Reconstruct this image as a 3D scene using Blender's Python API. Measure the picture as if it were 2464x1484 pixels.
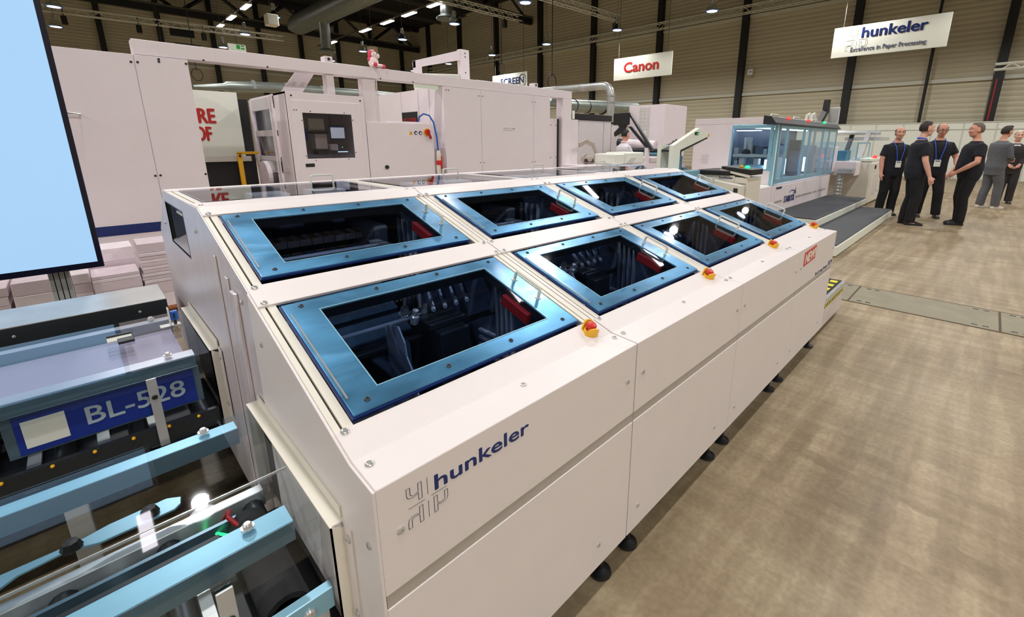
import bpy, bmesh, math, random
from mathutils import Vector, Matrix
random.seed(7)
for o in list(bpy.data.objects): bpy.data.objects.remove(o, do_unlink=True)
scene = bpy.context.scene
COL = scene.collection
# ------------------------------------------------------------------ camera, world, exposure
YAW, PITCH, ROLL, FPX, PPX, PPY, EYE = 0.771949, 0.247465, 0.0028898, 1079.55, 1305.64, 612.67, 1.5
_f = Vector((math.cos(YAW)*math.cos(PITCH), math.sin(YAW)*math.cos(PITCH), -math.sin(PITCH)))
_r = Vector((math.sin(YAW), -math.cos(YAW), 0)); _u = _r.cross(_f)
_R = math.cos(ROLL)*_r + math.sin(ROLL)*_u; _U = -math.sin(ROLL)*_r + math.cos(ROLL)*_u
cam = bpy.data.objects.new('camera', bpy.data.cameras.new('camera')); COL.objects.link(cam)
cam.matrix_world = Matrix(((_R.x, _U.x, -_f.x, 0), (_R.y, _U.y, -_f.y, 0), (_R.z, _U.z, -_f.z, EYE), (0, 0, 0, 1)))
cam.data.sensor_width = 36; cam.data.lens = FPX*36/2464
cam.data.shift_x = (1232-PPX)/2464; cam.data.shift_y = (PPY-742)/2464
cam.data.clip_start = .02; cam.data.clip_end = 300
scene.camera = cam
world = bpy.data.worlds.new('world'); scene.world = world; world.use_nodes = True
world.node_tree.nodes['Background'].inputs[0].default_value = (.9, .92, 1, 1)
world.node_tree.nodes['Background'].inputs[1].default_value = .12
scene.view_settings.view_transform = 'Standard'; scene.view_settings.look = 'None'
scene.view_settings.gamma = 1; scene.view_settings.use_curve_mapping = False
scene.view_settings.exposure = 0.0
LAMP_W = 236.0     # one high-bay lamp
TUBE_E = 12.0       # emission of one fluorescent tube
# ------------------------------------------------------------------ materials
def srgb(r, g, b):
    return tuple(((c/255/12.92) if c/255 <= .04045 else ((c/255+.055)/1.055)**2.4) for c in (r, g, b))
MATS = {}
def mk(name, col, rough=.5, metal=0., var=.04, scale=6., bump=0., bscale=80., coat=0., emit=0., stretch=None, spec=.5):
    m = bpy.data.materials.new(name); m.use_nodes = True; nt = m.node_tree; p = nt.nodes['Principled BSDF']
    c = srgb(*col); tc = nt.nodes.new('ShaderNodeTexCoord'); mp = nt.nodes.new('ShaderNodeMapping')
    if stretch: mp.inputs['Scale'].default_value = stretch
    nt.links.new(tc.outputs['Object'], mp.inputs[0])
    n = nt.nodes.new('ShaderNodeTexNoise'); n.inputs['Scale'].default_value = scale; n.inputs['Detail'].default_value = 4
    nt.links.new(mp.outputs[0], n.inputs['Vector'])
    r = nt.nodes.new('ShaderNodeValToRGB')
    r.color_ramp.elements[0].position = .3; r.color_ramp.elements[1].position = .7
    r.color_ramp.elements[0].color = (*[max(0, x*(1-var)) for x in c], 1)
    r.color_ramp.elements[1].color = (*[min(1, x*(1+var)) for x in c], 1)
    nt.links.new(n.outputs['Fac'], r.inputs[0]); nt.links.new(r.outputs[0], p.inputs['Base Color'])
    p.inputs['Roughness'].default_value = rough; p.inputs['Metallic'].default_value = metal
    p.inputs['Coat Weight'].default_value = coat; p.inputs['Coat Roughness'].default_value = .08
    p.inputs['Specular IOR Level'].default_value = spec
    if emit:
        nt.links.new(r.outputs[0], p.inputs['Emission Color']); p.inputs['Emission Strength'].default_value = emit
        for l in list(p.inputs['Base Color'].links): nt.links.remove(l)
        p.inputs['Base Color'].default_value = (*[x*.12 for x in c], 1)
    if bump:
        b = nt.nodes.new('ShaderNodeBump'); b.inputs['Strength'].default_value = bump; b.inputs['Distance'].default_value = .002
        n2 = nt.nodes.new('ShaderNodeTexNoise'); n2.inputs['Scale'].default_value = bscale
        nt.links.new(mp.outputs[0], n2.inputs['Vector']); nt.links.new(n2.outputs['Fac'], b.inputs['Height'])
        nt.links.new(b.outputs[0], p.inputs['Normal'])
    MATS[name] = m; return m
def clear(name, tint, rough=.02, ior=1.49):
    m = bpy.data.materials.new(name); m.use_nodes = True; nt = m.node_tree; nt.nodes.clear()
    out = nt.nodes.new('ShaderNodeOutputMaterial'); mix = nt.nodes.new('ShaderNodeMixShader'); fr = nt.nodes.new('ShaderNodeFresnel')
    t = nt.nodes.new('ShaderNodeBsdfTransparent'); g = nt.nodes.new('ShaderNodeBsdfGlossy')
    n = nt.nodes.new('ShaderNodeTexNoise'); n.inputs['Scale'].default_value = 5
    mr = nt.nodes.new('ShaderNodeMapRange'); mr.inputs[3].default_value = rough; mr.inputs[4].default_value = rough*2.2
    nt.links.new(n.outputs['Fac'], mr.inputs[0]); nt.links.new(mr.outputs[0], g.inputs['Roughness'])
    fr.inputs[0].default_value = ior; t.inputs[0].default_value = (*tint, 1); g.inputs[0].default_value = (.95, .97, 1, 1)
    ge = nt.nodes.new('ShaderNodeNewGeometry'); ma = nt.nodes.new('ShaderNodeMath'); ma.operation = 'SUBTRACT'; ma.use_clamp = True
    nt.links.new(fr.outputs[0], ma.inputs[0]); nt.links.new(ge.outputs['Backfacing'], ma.inputs[1])       # reflect on the outer face only
    nt.links.new(ma.outputs[0], mix.inputs[0]); nt.links.new(t.outputs[0], mix.inputs[1]); nt.links.new(g.outputs[0], mix.inputs[2])
    nt.links.new(mix.outputs[0], out.inputs[0]); MATS[name] = m; return m
mk('white', (226, 219, 217), .42, var=.015, bump=.08, bscale=400)
mk('cream', (222, 218, 205), .4, var=.02)
mk('press', (234, 225, 229), .5, var=.015, bump=.05, bscale=300)
mk('pressgrey', (212, 207, 207), .5, var=.02)
mk('steel', (222, 214, 217), .36, metal=.3, var=.05, scale=3, stretch=(1, 9, .4))
mk('galv', (190, 193, 192), .32, metal=.55, var=.12, scale=5)
mk('alu', (198, 202, 204), .32, metal=.5, var=.05, scale=4, stretch=(.3, 6, 6))
mk('aluplate', (142, 192, 214), .32, metal=.3, var=.06, scale=4, stretch=(.3, 6, 6))
mk('chrome', (206, 206, 204), .22, metal=.6, var=.03)
mk('darksteel', (58, 62, 66), .4, metal=.6, var=.1)
mk('black', (22, 22, 24), .5, var=.1)
mk('rubber', (34, 34, 36), .8, var=.1, bump=.4, bscale=300)
mk('matrub', (74, 76, 79), .85, var=.12, scale=20, bump=.5, bscale=200)
mk('band', (178, 172, 165), .4, metal=.1, var=.05)
mk('inner', (74, 84, 104), .55, var=.15)
mk('innerlight', (176, 184, 194), .4, metal=.2, var=.1)
mk('navy', (16, 40, 104), .4, var=.03)
mk('signblue', (18, 48, 140), .45, var=.04)
mk('signgrey', (168, 186, 198), .5, var=.03)
mk('logoline', (40, 44, 66), .5, var=.03)
mk('red', (206, 42, 38), .4, var=.05)
mk('dred', (176, 26, 34), .45, var=.06)
mk('yellow', (236, 178, 32), .42, var=.04)
mk('hazy', (226, 214, 40), .5, var=.05)
mk('blue', (28, 96, 186), .4, var=.05)
mk('paper', (238, 228, 233), .8, var=.05, scale=14, bump=.3, bscale=120)
mk('paper2', (226, 212, 219), .85, var=.06, scale=20, stretch=(1, 1, 14), bump=.5, bscale=60)
mk('wood', (170, 98, 52), .7, var=.22, scale=5, stretch=(1, 8, 8), bump=.3)
mk('tvframe', (8, 12, 36), .3, var=.05)
mk('tvscreen', (170, 212, 250), .4, var=.012, scale=1.2, emit=.92)
mk('beam', (24, 26, 28), .55, var=.15)
mk('roofsteel', (92, 90, 84), .6, metal=.2, var=.1)
mk('duct', (150, 160, 154), .36, metal=.7, var=.12, scale=4)
mk('signwhite', (232, 236, 224), .5, var=.01)
mk('canonred', (186, 32, 32), .5, var=.02)
mk('taggrey', (92, 100, 130), .5, var=.02)
mk('lightgrey', (206, 208, 196), .6, var=.02)
mk('skin', (214, 156, 132), .5, var=.05, scale=10)
mk('skin2', (222, 170, 150), .5, var=.05, scale=10)
mk('hairdark', (42, 30, 26), .6, var=.2, scale=60)
mk('hairgrey', (104, 92, 82), .6, var=.2, scale=60)
mk('hairwhite', (214, 198, 176), .6, var=.12, scale=60)
mk('hairblack', (18, 17, 18), .55, var=.2, scale=60)
mk('polo', (19, 21, 30), .85, var=.2, scale=30, bump=.3, bscale=200)
mk('trouser', (15, 15, 18), .85, var=.2, scale=30, bump=.3, bscale=150)
mk('suitgrey', (92, 94, 99), .85, var=.12, scale=30, bump=.3, bscale=150)
mk('suitdark', (44, 42, 42), .85, var=.12, scale=30, bump=.3, bscale=150)
mk('shirtwhite', (226, 224, 230), .8, var=.03)
mk('shoe', (24, 24, 24), .6, var=.1)
mk('shoewhite', (226, 220, 214), .6, var=.05)
mk('lanyard', (58, 96, 204), .6, var=.05)
mk('eyew', (230, 226, 220), .3, var=.02)
mk('lip', (176, 104, 92), .5, var=.03)
mk('plush', (240, 222, 220), .95, var=.06, scale=40, bump=.6, bscale=90)
mk('pink', (230, 78, 110), .9, var=.06)
mk('hose', (176, 164, 154), .6, var=.05)
mk('ledblue', (150, 180, 255), .4, var=.02, emit=4)
mk('ledwhite', (235, 244, 255), .4, var=.02, emit=9)
mk('ledgreen', (40, 235, 130), .4, var=.02, emit=2.2)
mk('ledred', (250, 60, 48), .4, var=.02, emit=1.8)
mk('exitgreen', (70, 190, 80), .5, var=.03, emit=.35)
mk('exitwhite', (235, 240, 215), .5, var=.03, emit=.5)
mk('lampglow', (250, 252, 255), .4, var=.0, emit=9)
mk('tubeglow', (255, 246, 255), .4, var=.0, emit=TUBE_E)
mk('screenlit', (220, 228, 250), .4, var=.03, emit=.55)
mk('teal', (90, 140, 160), .4, metal=.3, var=.1)
mk('bookedge', (196, 150, 110), .7, var=.35, scale=40)
mk('bookedge2', (120, 92, 84), .7, var=.4, scale=50)
mk('ceilblack', (20, 21, 21), .9, var=.2)
mk('concreteplate', (138, 132, 110), .6, var=.1, scale=5, bump=.2)
mk('seam', (84, 70, 52), .8, var=.1)
clear('tint', (.70, .78, .90), .012, 1.5)
clear('acrylic', (.93, .96, .97), .012, 1.49)
clear('acrylicgrey', (.93, .94, .97), .012, 1.49)
clear('bluepane', (.84, .92, .97), .02, 1.35)
clear('window', (.80, .78, .78), .01, 1.45)
# brushed blue film on the lid frames, sheen and swirls painted in as colour noise
m = mk('bluefilm', (90, 156, 200), .26, metal=.6, var=.45, scale=3.0, stretch=(1.0, 2.2, 2.2), coat=.5)
_p = m.node_tree.nodes['Principled BSDF']; _n = m.node_tree.nodes.new('ShaderNodeTexNoise'); _n.inputs['Scale'].default_value = 2.5; _n.inputs['Distortion'].default_value = 1.5
_r = m.node_tree.nodes.new('ShaderNodeMapRange'); _r.inputs[3].default_value = .12; _r.inputs[4].default_value = .5
m.node_tree.links.new(_n.outputs['Fac'], _r.inputs[0]); m.node_tree.links.new(_r.outputs[0], _p.inputs['Roughness'])
mk('plategrey', (166, 163, 182), .5, var=.05)
mk('aludark', (96, 122, 138), .3, metal=.5, var=.08)
# ribbed hall wall
def ribbed(name, lo, hi, zscale):
    m = bpy.data.materials.new(name); m.use_nodes = True; nt = m.node_tree; p = nt.nodes['Principled BSDF']
    tc = nt.nodes.new('ShaderNodeTexCoord'); w = nt.nodes.new('ShaderNodeTexWave'); w.wave_type = 'BANDS'; w.bands_direction = 'Z'
    w.inputs['Scale'].default_value = zscale; w.inputs['Distortion'].default_value = .1
    nt.links.new(tc.outputs['Object'], w.inputs[0])
    mp = nt.nodes.new('ShaderNodeMapping'); mp.inputs['Scale'].default_value = (.08, .08, 1.2); nt.links.new(tc.outputs['Object'], mp.inputs[0])
    n = nt.nodes.new('ShaderNodeTexNoise'); n.inputs['Scale'].default_value = 1.1; n.inputs['Detail'].default_value = 5; nt.links.new(mp.outputs[0], n.inputs[0])
    a = nt.nodes.new('ShaderNodeMix'); a.data_type = 'RGBA'; a.inputs[6].default_value = (*srgb(*lo), 1); a.inputs[7].default_value = (*srgb(*hi), 1)
    nt.links.new(n.outputs['Fac'], a.inputs[0])
    b = nt.nodes.new('ShaderNodeMix'); b.data_type = 'RGBA'; b.blend_type = 'MULTIPLY'; b.inputs[0].default_value = .35
    r = nt.nodes.new('ShaderNodeValToRGB'); r.color_ramp.elements[0].position = .02; r.color_ramp.elements[0].color = (.45, .43, .4, 1); r.color_ramp.elements[1].position = .16
    nt.links.new(w.outputs['Fac'], r.inputs[0]); nt.links.new(a.outputs[2], b.inputs[6]); nt.links.new(r.outputs[0], b.inputs[7])
    nt.links.new(b.outputs[2], p.inputs['Base Color']); p.inputs['Roughness'].default_value = .5
    bp = nt.nodes.new('ShaderNodeBump'); bp.inputs['Strength'].default_value = .4; bp.inputs['Distance'].default_value = .03
    nt.links.new(w.outputs['Fac'], bp.inputs['Height']); nt.links.new(bp.outputs[0], p.inputs['Normal'])
    MATS[name] = m
ribbed('wallrib', (184, 177, 152), (206, 200, 174), 1.5)
# concrete floor with trowelled streaks and worn rectangles
def floor_mat():
    m = bpy.data.materials.new('floor'); m.use_nodes = True; nt = m.node_tree; p = nt.nodes['Principled BSDF']; L = nt.links.new
    tc = nt.nodes.new('ShaderNodeTexCoord')
    def noise(sc, scale, det=5):
        mp = nt.nodes.new('ShaderNodeMapping'); mp.inputs['Scale'].default_value = sc; L(tc.outputs['Object'], mp.inputs[0])
        n = nt.nodes.new('ShaderNodeTexNoise'); n.inputs['Scale'].default_value = scale; n.inputs['Detail'].default_value = det; L(mp.outputs[0], n.inputs[0]); return n.outputs['Fac']
    def ramp(s, a, b, ca, cb):
        r = nt.nodes.new('ShaderNodeValToRGB'); r.color_ramp.elements[0].position = a; r.color_ramp.elements[1].position = b
        r.color_ramp.elements[0].color = (*ca, 1); r.color_ramp.elements[1].color = (*cb, 1); L(s, r.inputs[0]); return r.outputs[0]
    def mix(f, a, b, mode='MIX'):
        x = nt.nodes.new('ShaderNodeMix'); x.data_type = 'RGBA'; x.blend_type = mode
        if isinstance(f, float): x.inputs[0].default_value = f
        else: L(f, x.inputs[0])
        L(a, x.inputs[6]); L(b, x.inputs[7]); return x.outputs[2]
    base = ramp(noise((1, 1, 1), 1.1), .3, .7, srgb(150, 135, 107), srgb(174, 160, 131))
    gx = ramp(noise((.5, 5.0, 1), 2.4, 8), .42, .62, (.84, .81, .78), (1.05, 1.05, 1.05))      # streaks along the machine
    gy = ramp(noise((5.5, .45, 1), 2.2, 8), .42, .62, (.86, .83, .80), (1.05, 1.05, 1.05))      # streaks across
    fine = ramp(noise((1, 1, 1), 45, 10), .35, .65, (.88, .87, .86), (1.08, 1.08, 1.08))
    c = mix(1.0, base, gx, 'MULTIPLY'); c = mix(.85, c, gy, 'MULTIPLY'); c = mix(1.0, c, fine, 'MULTIPLY')
    br = nt.nodes.new('ShaderNodeTexBrick'); br.inputs['Color1'].default_value = (1.1, 1.09, 1.08, 1); br.inputs['Color2'].default_value = (.93, .91, .88, 1)
    br.inputs['Mortar'].default_value = (.82, .78, .74, 1); br.inputs['Scale'].default_value = 1.0; br.inputs['Mortar Size'].default_value = .05
    br.inputs['Mortar Smooth'].default_value = .35; br.inputs['Brick Width'].default_value = .42; br.inputs['Row Height'].default_value = .2
    dm = nt.nodes.new('ShaderNodeMapping'); L(tc.outputs['Object'], dm.inputs[0]); dm.inputs['Rotation'].default_value = (0, 0, .05)
    wn = nt.nodes.new('ShaderNodeTexNoise'); wn.inputs['Scale'].default_value = 7; L(tc.outputs['Object'], wn.inputs[0])
    va = nt.nodes.new('ShaderNodeVectorMath'); va.operation = 'MULTIPLY_ADD'; va.inputs[1].default_value = (.10, .06, 0); L(wn.outputs['Color'], va.inputs[0]); L(dm.outputs[0], va.inputs[2])
    L(va.outputs[0], br.inputs['Vector'])
    msk = nt.nodes.new('ShaderNodeTexNoise'); msk.inputs['Scale'].default_value = .7; L(tc.outputs['Object'], msk.inputs[0])
    mr = nt.nodes.new('ShaderNodeMapRange'); mr.inputs[1].default_value = .42; mr.inputs[2].default_value = .6; mr.inputs[4].default_value = .9; L(msk.outputs['Fac'], mr.inputs[0])
    c = mix(mr.outputs[0], c, mix(1.0, c, br.outputs[0], 'MULTIPLY'))
    L(c, p.inputs['Base Color'])
    rr = nt.nodes.new('ShaderNodeMapRange'); rr.inputs[3].default_value = .34; rr.inputs[4].default_value = .58; L(noise((1, 1, 1), 3), rr.inputs[0]); L(rr.outputs[0], p.inputs['Roughness'])
    MATS['floor'] = m
floor_mat()
# hazard tape: diagonal yellow and black
def hazard():
    m = bpy.data.materials.new('hazard'); m.use_nodes = True; nt = m.node_tree; p = nt.nodes['Principled BSDF']
    tc = nt.nodes.new('ShaderNodeTexCoord'); mp = nt.nodes.new('ShaderNodeMapping'); mp.inputs['Rotation'].default_value = (0, .8, 0)
    w = nt.nodes.new('ShaderNodeTexWave'); w.inputs['Scale'].default_value = 9; r = nt.nodes.new('ShaderNodeValToRGB')
    r.color_ramp.interpolation = 'CONSTANT'; r.color_ramp.elements[0].color = (.01, .01, .01, 1); r.color_ramp.elements[1].position = .5; r.color_ramp.elements[1].color = (*srgb(232, 214, 40), 1)
    nt.links.new(tc.outputs['Object'], mp.inputs[0]); nt.links.new(mp.outputs[0], w.inputs[0]); nt.links.new(w.outputs['Fac'], r.inputs[0]); nt.links.new(r.outputs[0], p.inputs['Base Color'])
    MATS['hazard'] = m
hazard()
# ------------------------------------------------------------------ mesh building
class MB:
    def __init__(s, T=None): s.v = []; s.f = []; s.T = T
    def add(s, vs, fs, T=None):
        T = T or s.T; k = len(s.v)
        s.v += [tuple(T(*p)) if T else tuple(p) for p in vs]; s.f += [tuple(i+k for i in f) for f in fs]; return s
    def box(s, x0, x1, y0, y1, z0, z1, T=None):
        return s.add([(x, y, z) for x in (x0, x1) for y in (y0, y1) for z in (z0, z1)],
                     [(0, 1, 3, 2), (4, 6, 7, 5), (0, 4, 5, 1), (2, 3, 7, 6), (0, 2, 6, 4), (1, 5, 7, 3)], T)
    def prism(s, poly, ax, a, b, T=None):
        n = len(poly)
        def P(u, v, w): return (w, u, v) if ax == 'x' else (u, w, v) if ax == 'y' else (u, v, w)
        vs = [P(u, v, a) for u, v in poly]+[P(u, v, b) for u, v in poly]
        return s.add(vs, [tuple(range(n))[::-1], tuple(range(n, 2*n))]+[(i, (i+1) % n, (i+1) % n+n, i+n) for i in range(n)], T)
    def frame(s, x0, x1, y0, y1, ix0, ix1, iy0, iy1, z0, z1, T=None):
        o = [(x0, y0), (x1, y0), (x1, y1), (x0, y1)]; i = [(ix0, iy0), (ix1, iy0), (ix1, iy1), (ix0, iy1)]
        vs = [(x, y, z) for z in (z0, z1) for q in (o, i) for x, y in q]; fs = []
        for k in range(4):
            j = (k+1) % 4
            fs += [(k, k+4, j+4, j), (8+k, 8+j, 12+j, 12+k), (k, j, 8+j, 8+k), (4+k, 12+k, 12+j, 4+j)]
        return s.add(vs, fs, T)
    def tube(s, pts, r, n=10, T=None, caps=True, closed=False):
        pts = [Vector(p) for p in pts]; m = len(pts); R = r if isinstance(r, (list, tuple)) else [r]*m
        d0 = (pts[1]-pts[0]).normalized(); a = Vector((0, 0, 1)) if abs(d0.z) < .9 else Vector((1, 0, 0))
        u = d0.cross(a).normalized(); vs = []; fs = []
        for i, p in enumerate(pts):
            if closed: d = (pts[(i+1) % m]-pts[i-1]).normalized()
            elif i == 0: d = d0
            elif i == m-1: d = (pts[i]-pts[i-1]).normalized()
            else: d = ((pts[i+1]-p).normalized()+(p-pts[i-1]).normalized()).normalized()
            u = (u-d*u.dot(d)).normalized(); w = d.cross(u)
            for k in range(n):
                t = 2*math.pi*k/n; vs.append(tuple(p+(u*math.cos(t)+w*math.sin(t))*R[i]))
        for i in range(m if closed else m-1):
            j = (i+1) % m
            for k in range(n): fs.append((i*n+k, i*n+(k+1) % n, j*n+(k+1) % n, j*n+k))
        if caps and not closed: fs += [tuple(range(n))[::-1], tuple(range((m-1)*n, m*n))]
        return s.add(vs, fs, T)
    def cyl(s, p0, p1, r, n=12, r2=None, T=None): return s.tube([p0, p1], [r, r if r2 is None else r2], n, T)
    def lathe(s, prof, o, ax=(0, 0, 1), n=16, T=None):
        ax = Vector(ax).normalized(); a = Vector((0, 0, 1)) if abs(ax.z) < .9 else Vector((1, 0, 0)); u = ax.cross(a).normalized(); w = ax.cross(u); o = Vector(o)
        vs = []; fs = []; m = len(prof)
        for r, h in prof:
            for k in range(n):
                t = 2*math.pi*k/n; vs.append(tuple(o+ax*h+(u*math.cos(t)+w*math.sin(t))*max(r, 1e-4)))
        for i in range(m-1):
            for k in range(n): fs.append((i*n+k, i*n+(k+1) % n, (i+1)*n+(k+1) % n, (i+1)*n+k))
        fs += [tuple(range(n))[::-1], tuple(range((m-1)*n, m*n))]
        return s.add(vs, fs, T)
    def sph(s, c, rx, ry=None, rz=None, n=14, m=9, T=None, keep=None):
        ry = rx if ry is None else ry; rz = rx if rz is None else rz; vs = []; fs = []
        for i in range(m+1):
            a = math.pi*i/m
            for k in range(n):
                t = 2*math.pi*k/n; vs.append((c[0]+rx*math.sin(a)*math.cos(t), c[1]+ry*math.sin(a)*math.sin(t), c[2]+rz*math.cos(a)))
        for i in range(m):
            for k in range(n):
                q = (i*n+k, (i+1)*n+k, (i+1)*n+(k+1) % n, i*n+(k+1) % n)
                if keep is None or all(keep(*[(vs[j][x]-c[x])/(rx, ry, rz)[x] for x in range(3)]) for j in q): fs.append(q)
        return s.add(vs, fs, T)
    def loft(s, rings, n=18, T=None):
        # rings: (x, y, z, rx, ry) horizontal ellipses
        vs = []; fs = []; m = len(rings)
        for x, y, z, rx, ry in rings:
            for k in range(n):
                t = 2*math.pi*k/n; vs.append((x+rx*math.cos(t), y+ry*math.sin(t), z))
        for i in range(m-1):
            for k in range(n): fs.append((i*n+k, i*n+(k+1) % n, (i+1)*n+(k+1) % n, (i+1)*n+k))
        fs += [tuple(range(n))[::-1], tuple(range((m-1)*n, m*n))]
        return s.add(vs, fs, T)
    def mesh(s, name, mat, off=(0, 0, 0), bevel=0, smooth=False):
        me = bpy.data.meshes.new(name)
        me.from_pydata([(x-off[0], y-off[1], z-off[2]) for x, y, z in s.v], [], s.f)
        bm = bmesh.new(); bm.from_mesh(me)
        bmesh.ops.recalc_face_normals(bm, faces=bm.faces)
        if bevel:
            es = [e for e in bm.edges if len(e.link_faces) == 2 and e.calc_face_angle(0) > .5]
            bmesh.ops.bevel(bm, geom=es, offset=bevel, segments=1, affect='EDGES', clamp_overlap=True)
        if smooth:
            for f in bm.faces: f.smooth = True
            for e in bm.edges:
                if len(e.link_faces) == 2 and e.calc_face_angle(0) > .7: e.smooth = False
        bm.to_mesh(me); bm.free()
        me.materials.append(MATS[mat]); return me
    def build(s, name, mat, parent=None, bevel=0, smooth=False):
        me = s.mesh(name, mat, ORG.get(parent.name, (0, 0, 0)) if parent else (0, 0, 0), bevel, smooth)
        o = bpy.data.objects.new(name, me); COL.objects.link(o)
        if parent: o.parent = parent; ORG[o.name] = ORG.get(parent.name, (0, 0, 0))
        return o
ORG = {}
def tag(o, label=None, cat=None, group=None, kind=None):
    if label: o['label'] = label
    if cat: o['category'] = cat
    if group: o['group'] = group
    if kind: o['kind'] = kind
    return o
def thing(name, label, cat, loc=(0, 0, 0), group=None):
    o = bpy.data.objects.new(name, None); COL.objects.link(o); o.location = loc; o.empty_display_size = .1
    ORG[o.name] = tuple(loc); return tag(o, label, cat, group)
def struct(name, mb, mat, label=None):
    o = mb.build(name, mat); o['kind'] = 'structure'
    if label: o['label'] = label
    return o
def copy_tree(o, parent=None, loc=None):
    c = o.copy(); COL.objects.link(c); c.parent = parent
    if loc is not None: c.location = loc
    ORG[c.name] = tuple(loc) if loc is not None else (ORG.get(parent.name) if parent else (0, 0, 0))
    for ch in list(o.children): copy_tree(ch, c)
    return c
def simple(name, mb, mat, label, cat, group=None, bevel=0, smooth=False):
    return tag(mb.build(name, mat, None, bevel, smooth), label, cat, group)
def B(*a): return MB().box(*a)
def text(mb, s, size, org, xd, yd, ext=.0006, off=0., shear=0., align='LEFT', space=1., sx=1., wire=0., width=0., height=0.):
    cu = bpy.data.curves.new('t', 'FONT'); cu.body = s; cu.size = size; cu.extrude = 0 if wire else ext; cu.shear = shear; cu.align_x = align; cu.space_character = space
    cu.resolution_u = 3
    if wire: cu.fill_mode = 'NONE'; cu.bevel_depth = wire; cu.bevel_resolution = 0
    ob = bpy.data.objects.new('t', cu); COL.objects.link(ob)
    me = bpy.data.meshes.new_from_object(ob.evaluated_get(bpy.context.evaluated_depsgraph_get()))
    xd = Vector(xd); yd = Vector(yd); nd = xd.normalized().cross(yd.normalized()); o = Vector(org)
    sy = 1.
    if width:
        xs = [v.co.x for v in me.vertices]; sx = width/(max(xs)-min(xs))
    if height:
        ys = [v.co.y for v in me.vertices]; sy = height/(max(ys)-min(ys))
    for kk, (ax, ay) in enumerate(((0, 0),) if not off else ((-off, 0), (off, 0), (0, off*.7), (0, -off*.7), (off*.5, off*.4), (-off*.5, -off*.4))):     # bold by small shifts
        vs = [tuple(o+xd*(v.co.x*sx+ax)+yd*(v.co.y*sy+ay)+nd*(v.co.z+kk*ext*.35)) for v in me.vertices]
        mb.add(vs, [tuple(p.vertices) for p in me.polygons])
    bpy.data.objects.remove(ob); bpy.data.curves.remove(cu); bpy.data.meshes.remove(me); return mb
# ------------------------------------------------------------------ the hall
HX, HY, HZ, LX, LY = 27.0, 46.0, 12.6, -16.0, -14.0     # hall extents
floor = struct('floor', B(LX, HX+1, LY, HY+1, -.2, 0), 'floor', 'worn beige concrete floor with trowel streaks')
# cable-duct cover plates let into the floor
for i, (a, b) in enumerate(((.76, 2.4), (-.30, .745), (-2.0, -.315), (-4.0, -2.015))):
    o = B(5.05, 5.66, a, b, -.01, .004).build('floor_plate', 'concreteplate', floor, bevel=.002); 
for a, b in ((5.03, 5.048), (5.662, 5.68)):
    B(a, b, -4, 2.4, -.01, .003).build('floor_joint', 'seam', floor)
mb = MB()
for a in (.745, -.315, -2.015): mb.box(5.05, 5.66, a, a+.015, -.01, .003)
mb.build('floor_joint', 'seam', floor)
mb = MB()
for a in (.76, -.30, -2.0):
    for x in (5.1, 5.6):
        for d in (-.16, -.09, .08, .15): mb.box(x, x+.018, a+d-.02, a+d+.02, .002, .006)
mb.build('lifting_slot', 'black', floor)
wb = struct('wall_back', B(HX, HX+.2, LY, HY, 0, HZ+2), 'wallrib', 'beige ribbed metal hall wall')
for i in range(-3, 9):
    y = .30+i*5.225
    if y > HY-1: break
    mb = MB(); mb.box(HX-.36, HX-.33, y-.15, y+.15, 0, HZ); mb.box(HX-.03, HX, y-.15, y+.15, 0, HZ); mb.box(HX-.33, HX-.03, y-.14, y-.10, 0, HZ); mb.box(HX-.33, HX-.03, y+.10, y+.14, 0, HZ)
    mb.build('column', 'beam', wb)
    if i == 0: B(HX-.37, HX-.36, y+.02, y+.06, 0, 4).build('red_pipe', 'dred', wb)
    for z, h in ((4.0, .16), (8.0, .14)):
        B(HX-.12, HX, y+.16, y+5.06, z, z+h).build('ledge', 'lightgrey', wb, bevel=.01)
mb = MB(); mb.cyl((HX-.3, 2.55, 0), (HX-.3, 2.55, HZ), .06); mb.build('drain_pipe', 'beam', wb)
MB().box(HX-.42, HX-.36, 10.02, 10.3, 5.05, 5.35).build('number_plate', 'signwhite', wb, bevel=.02)
mb = MB(); text(mb, '19', .17, (HX-.424, 10.24, 5.13), (0, -1, 0), (0, 0, 1), off=.004); mb.build('plate_number', 'blue', wb)
wl = struct('wall_left', B(LX, HX, HY, HY+.2, 0, HZ+2), 'wallrib', 'dim beige ribbed side wall of the hall')
for i in range(-5, 8):
    x = 2.9+i*3.28
    mb = MB(); mb.box(x-.16, x+.16, HY-.35, HY-.31, 0, HZ); mb.box(x-.14, x+.14, HY-.31, HY, 0, HZ); mb.build('column', 'beam', wl)
    B(x+.2, x+3.1, HY-.12, HY, 7.0, 7.2).build('ledge', 'lightgrey', wl)
for x0, z0, w, h in ((6.8, 9.2, 1.5, .7), (7.0, 7.9, 1.6, .8)):
    B(x0, x0+w, HY-.06, HY, z0, z0+h).build('wall_vent', 'darksteel', wl)
struct('wall_right', B(LX, HX, LY-.2, LY, 0, HZ+2), 'wallrib', 'ribbed hall wall behind the aisle')
struct('wall_front', B(LX-.2, LX, LY, HY, 0, HZ+2), 'wallrib', 'ribbed hall wall behind the camera')
ceil = struct('ceiling', B(LX, HX, LY, HY, HZ, HZ+.2), 'ceilblack', 'black roof deck of the hall')
for y in range(-12, 46, 4): B(LX, HX, y, y+.12, HZ-.25, HZ).build('purlin', 'roofsteel', ceil)
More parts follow.
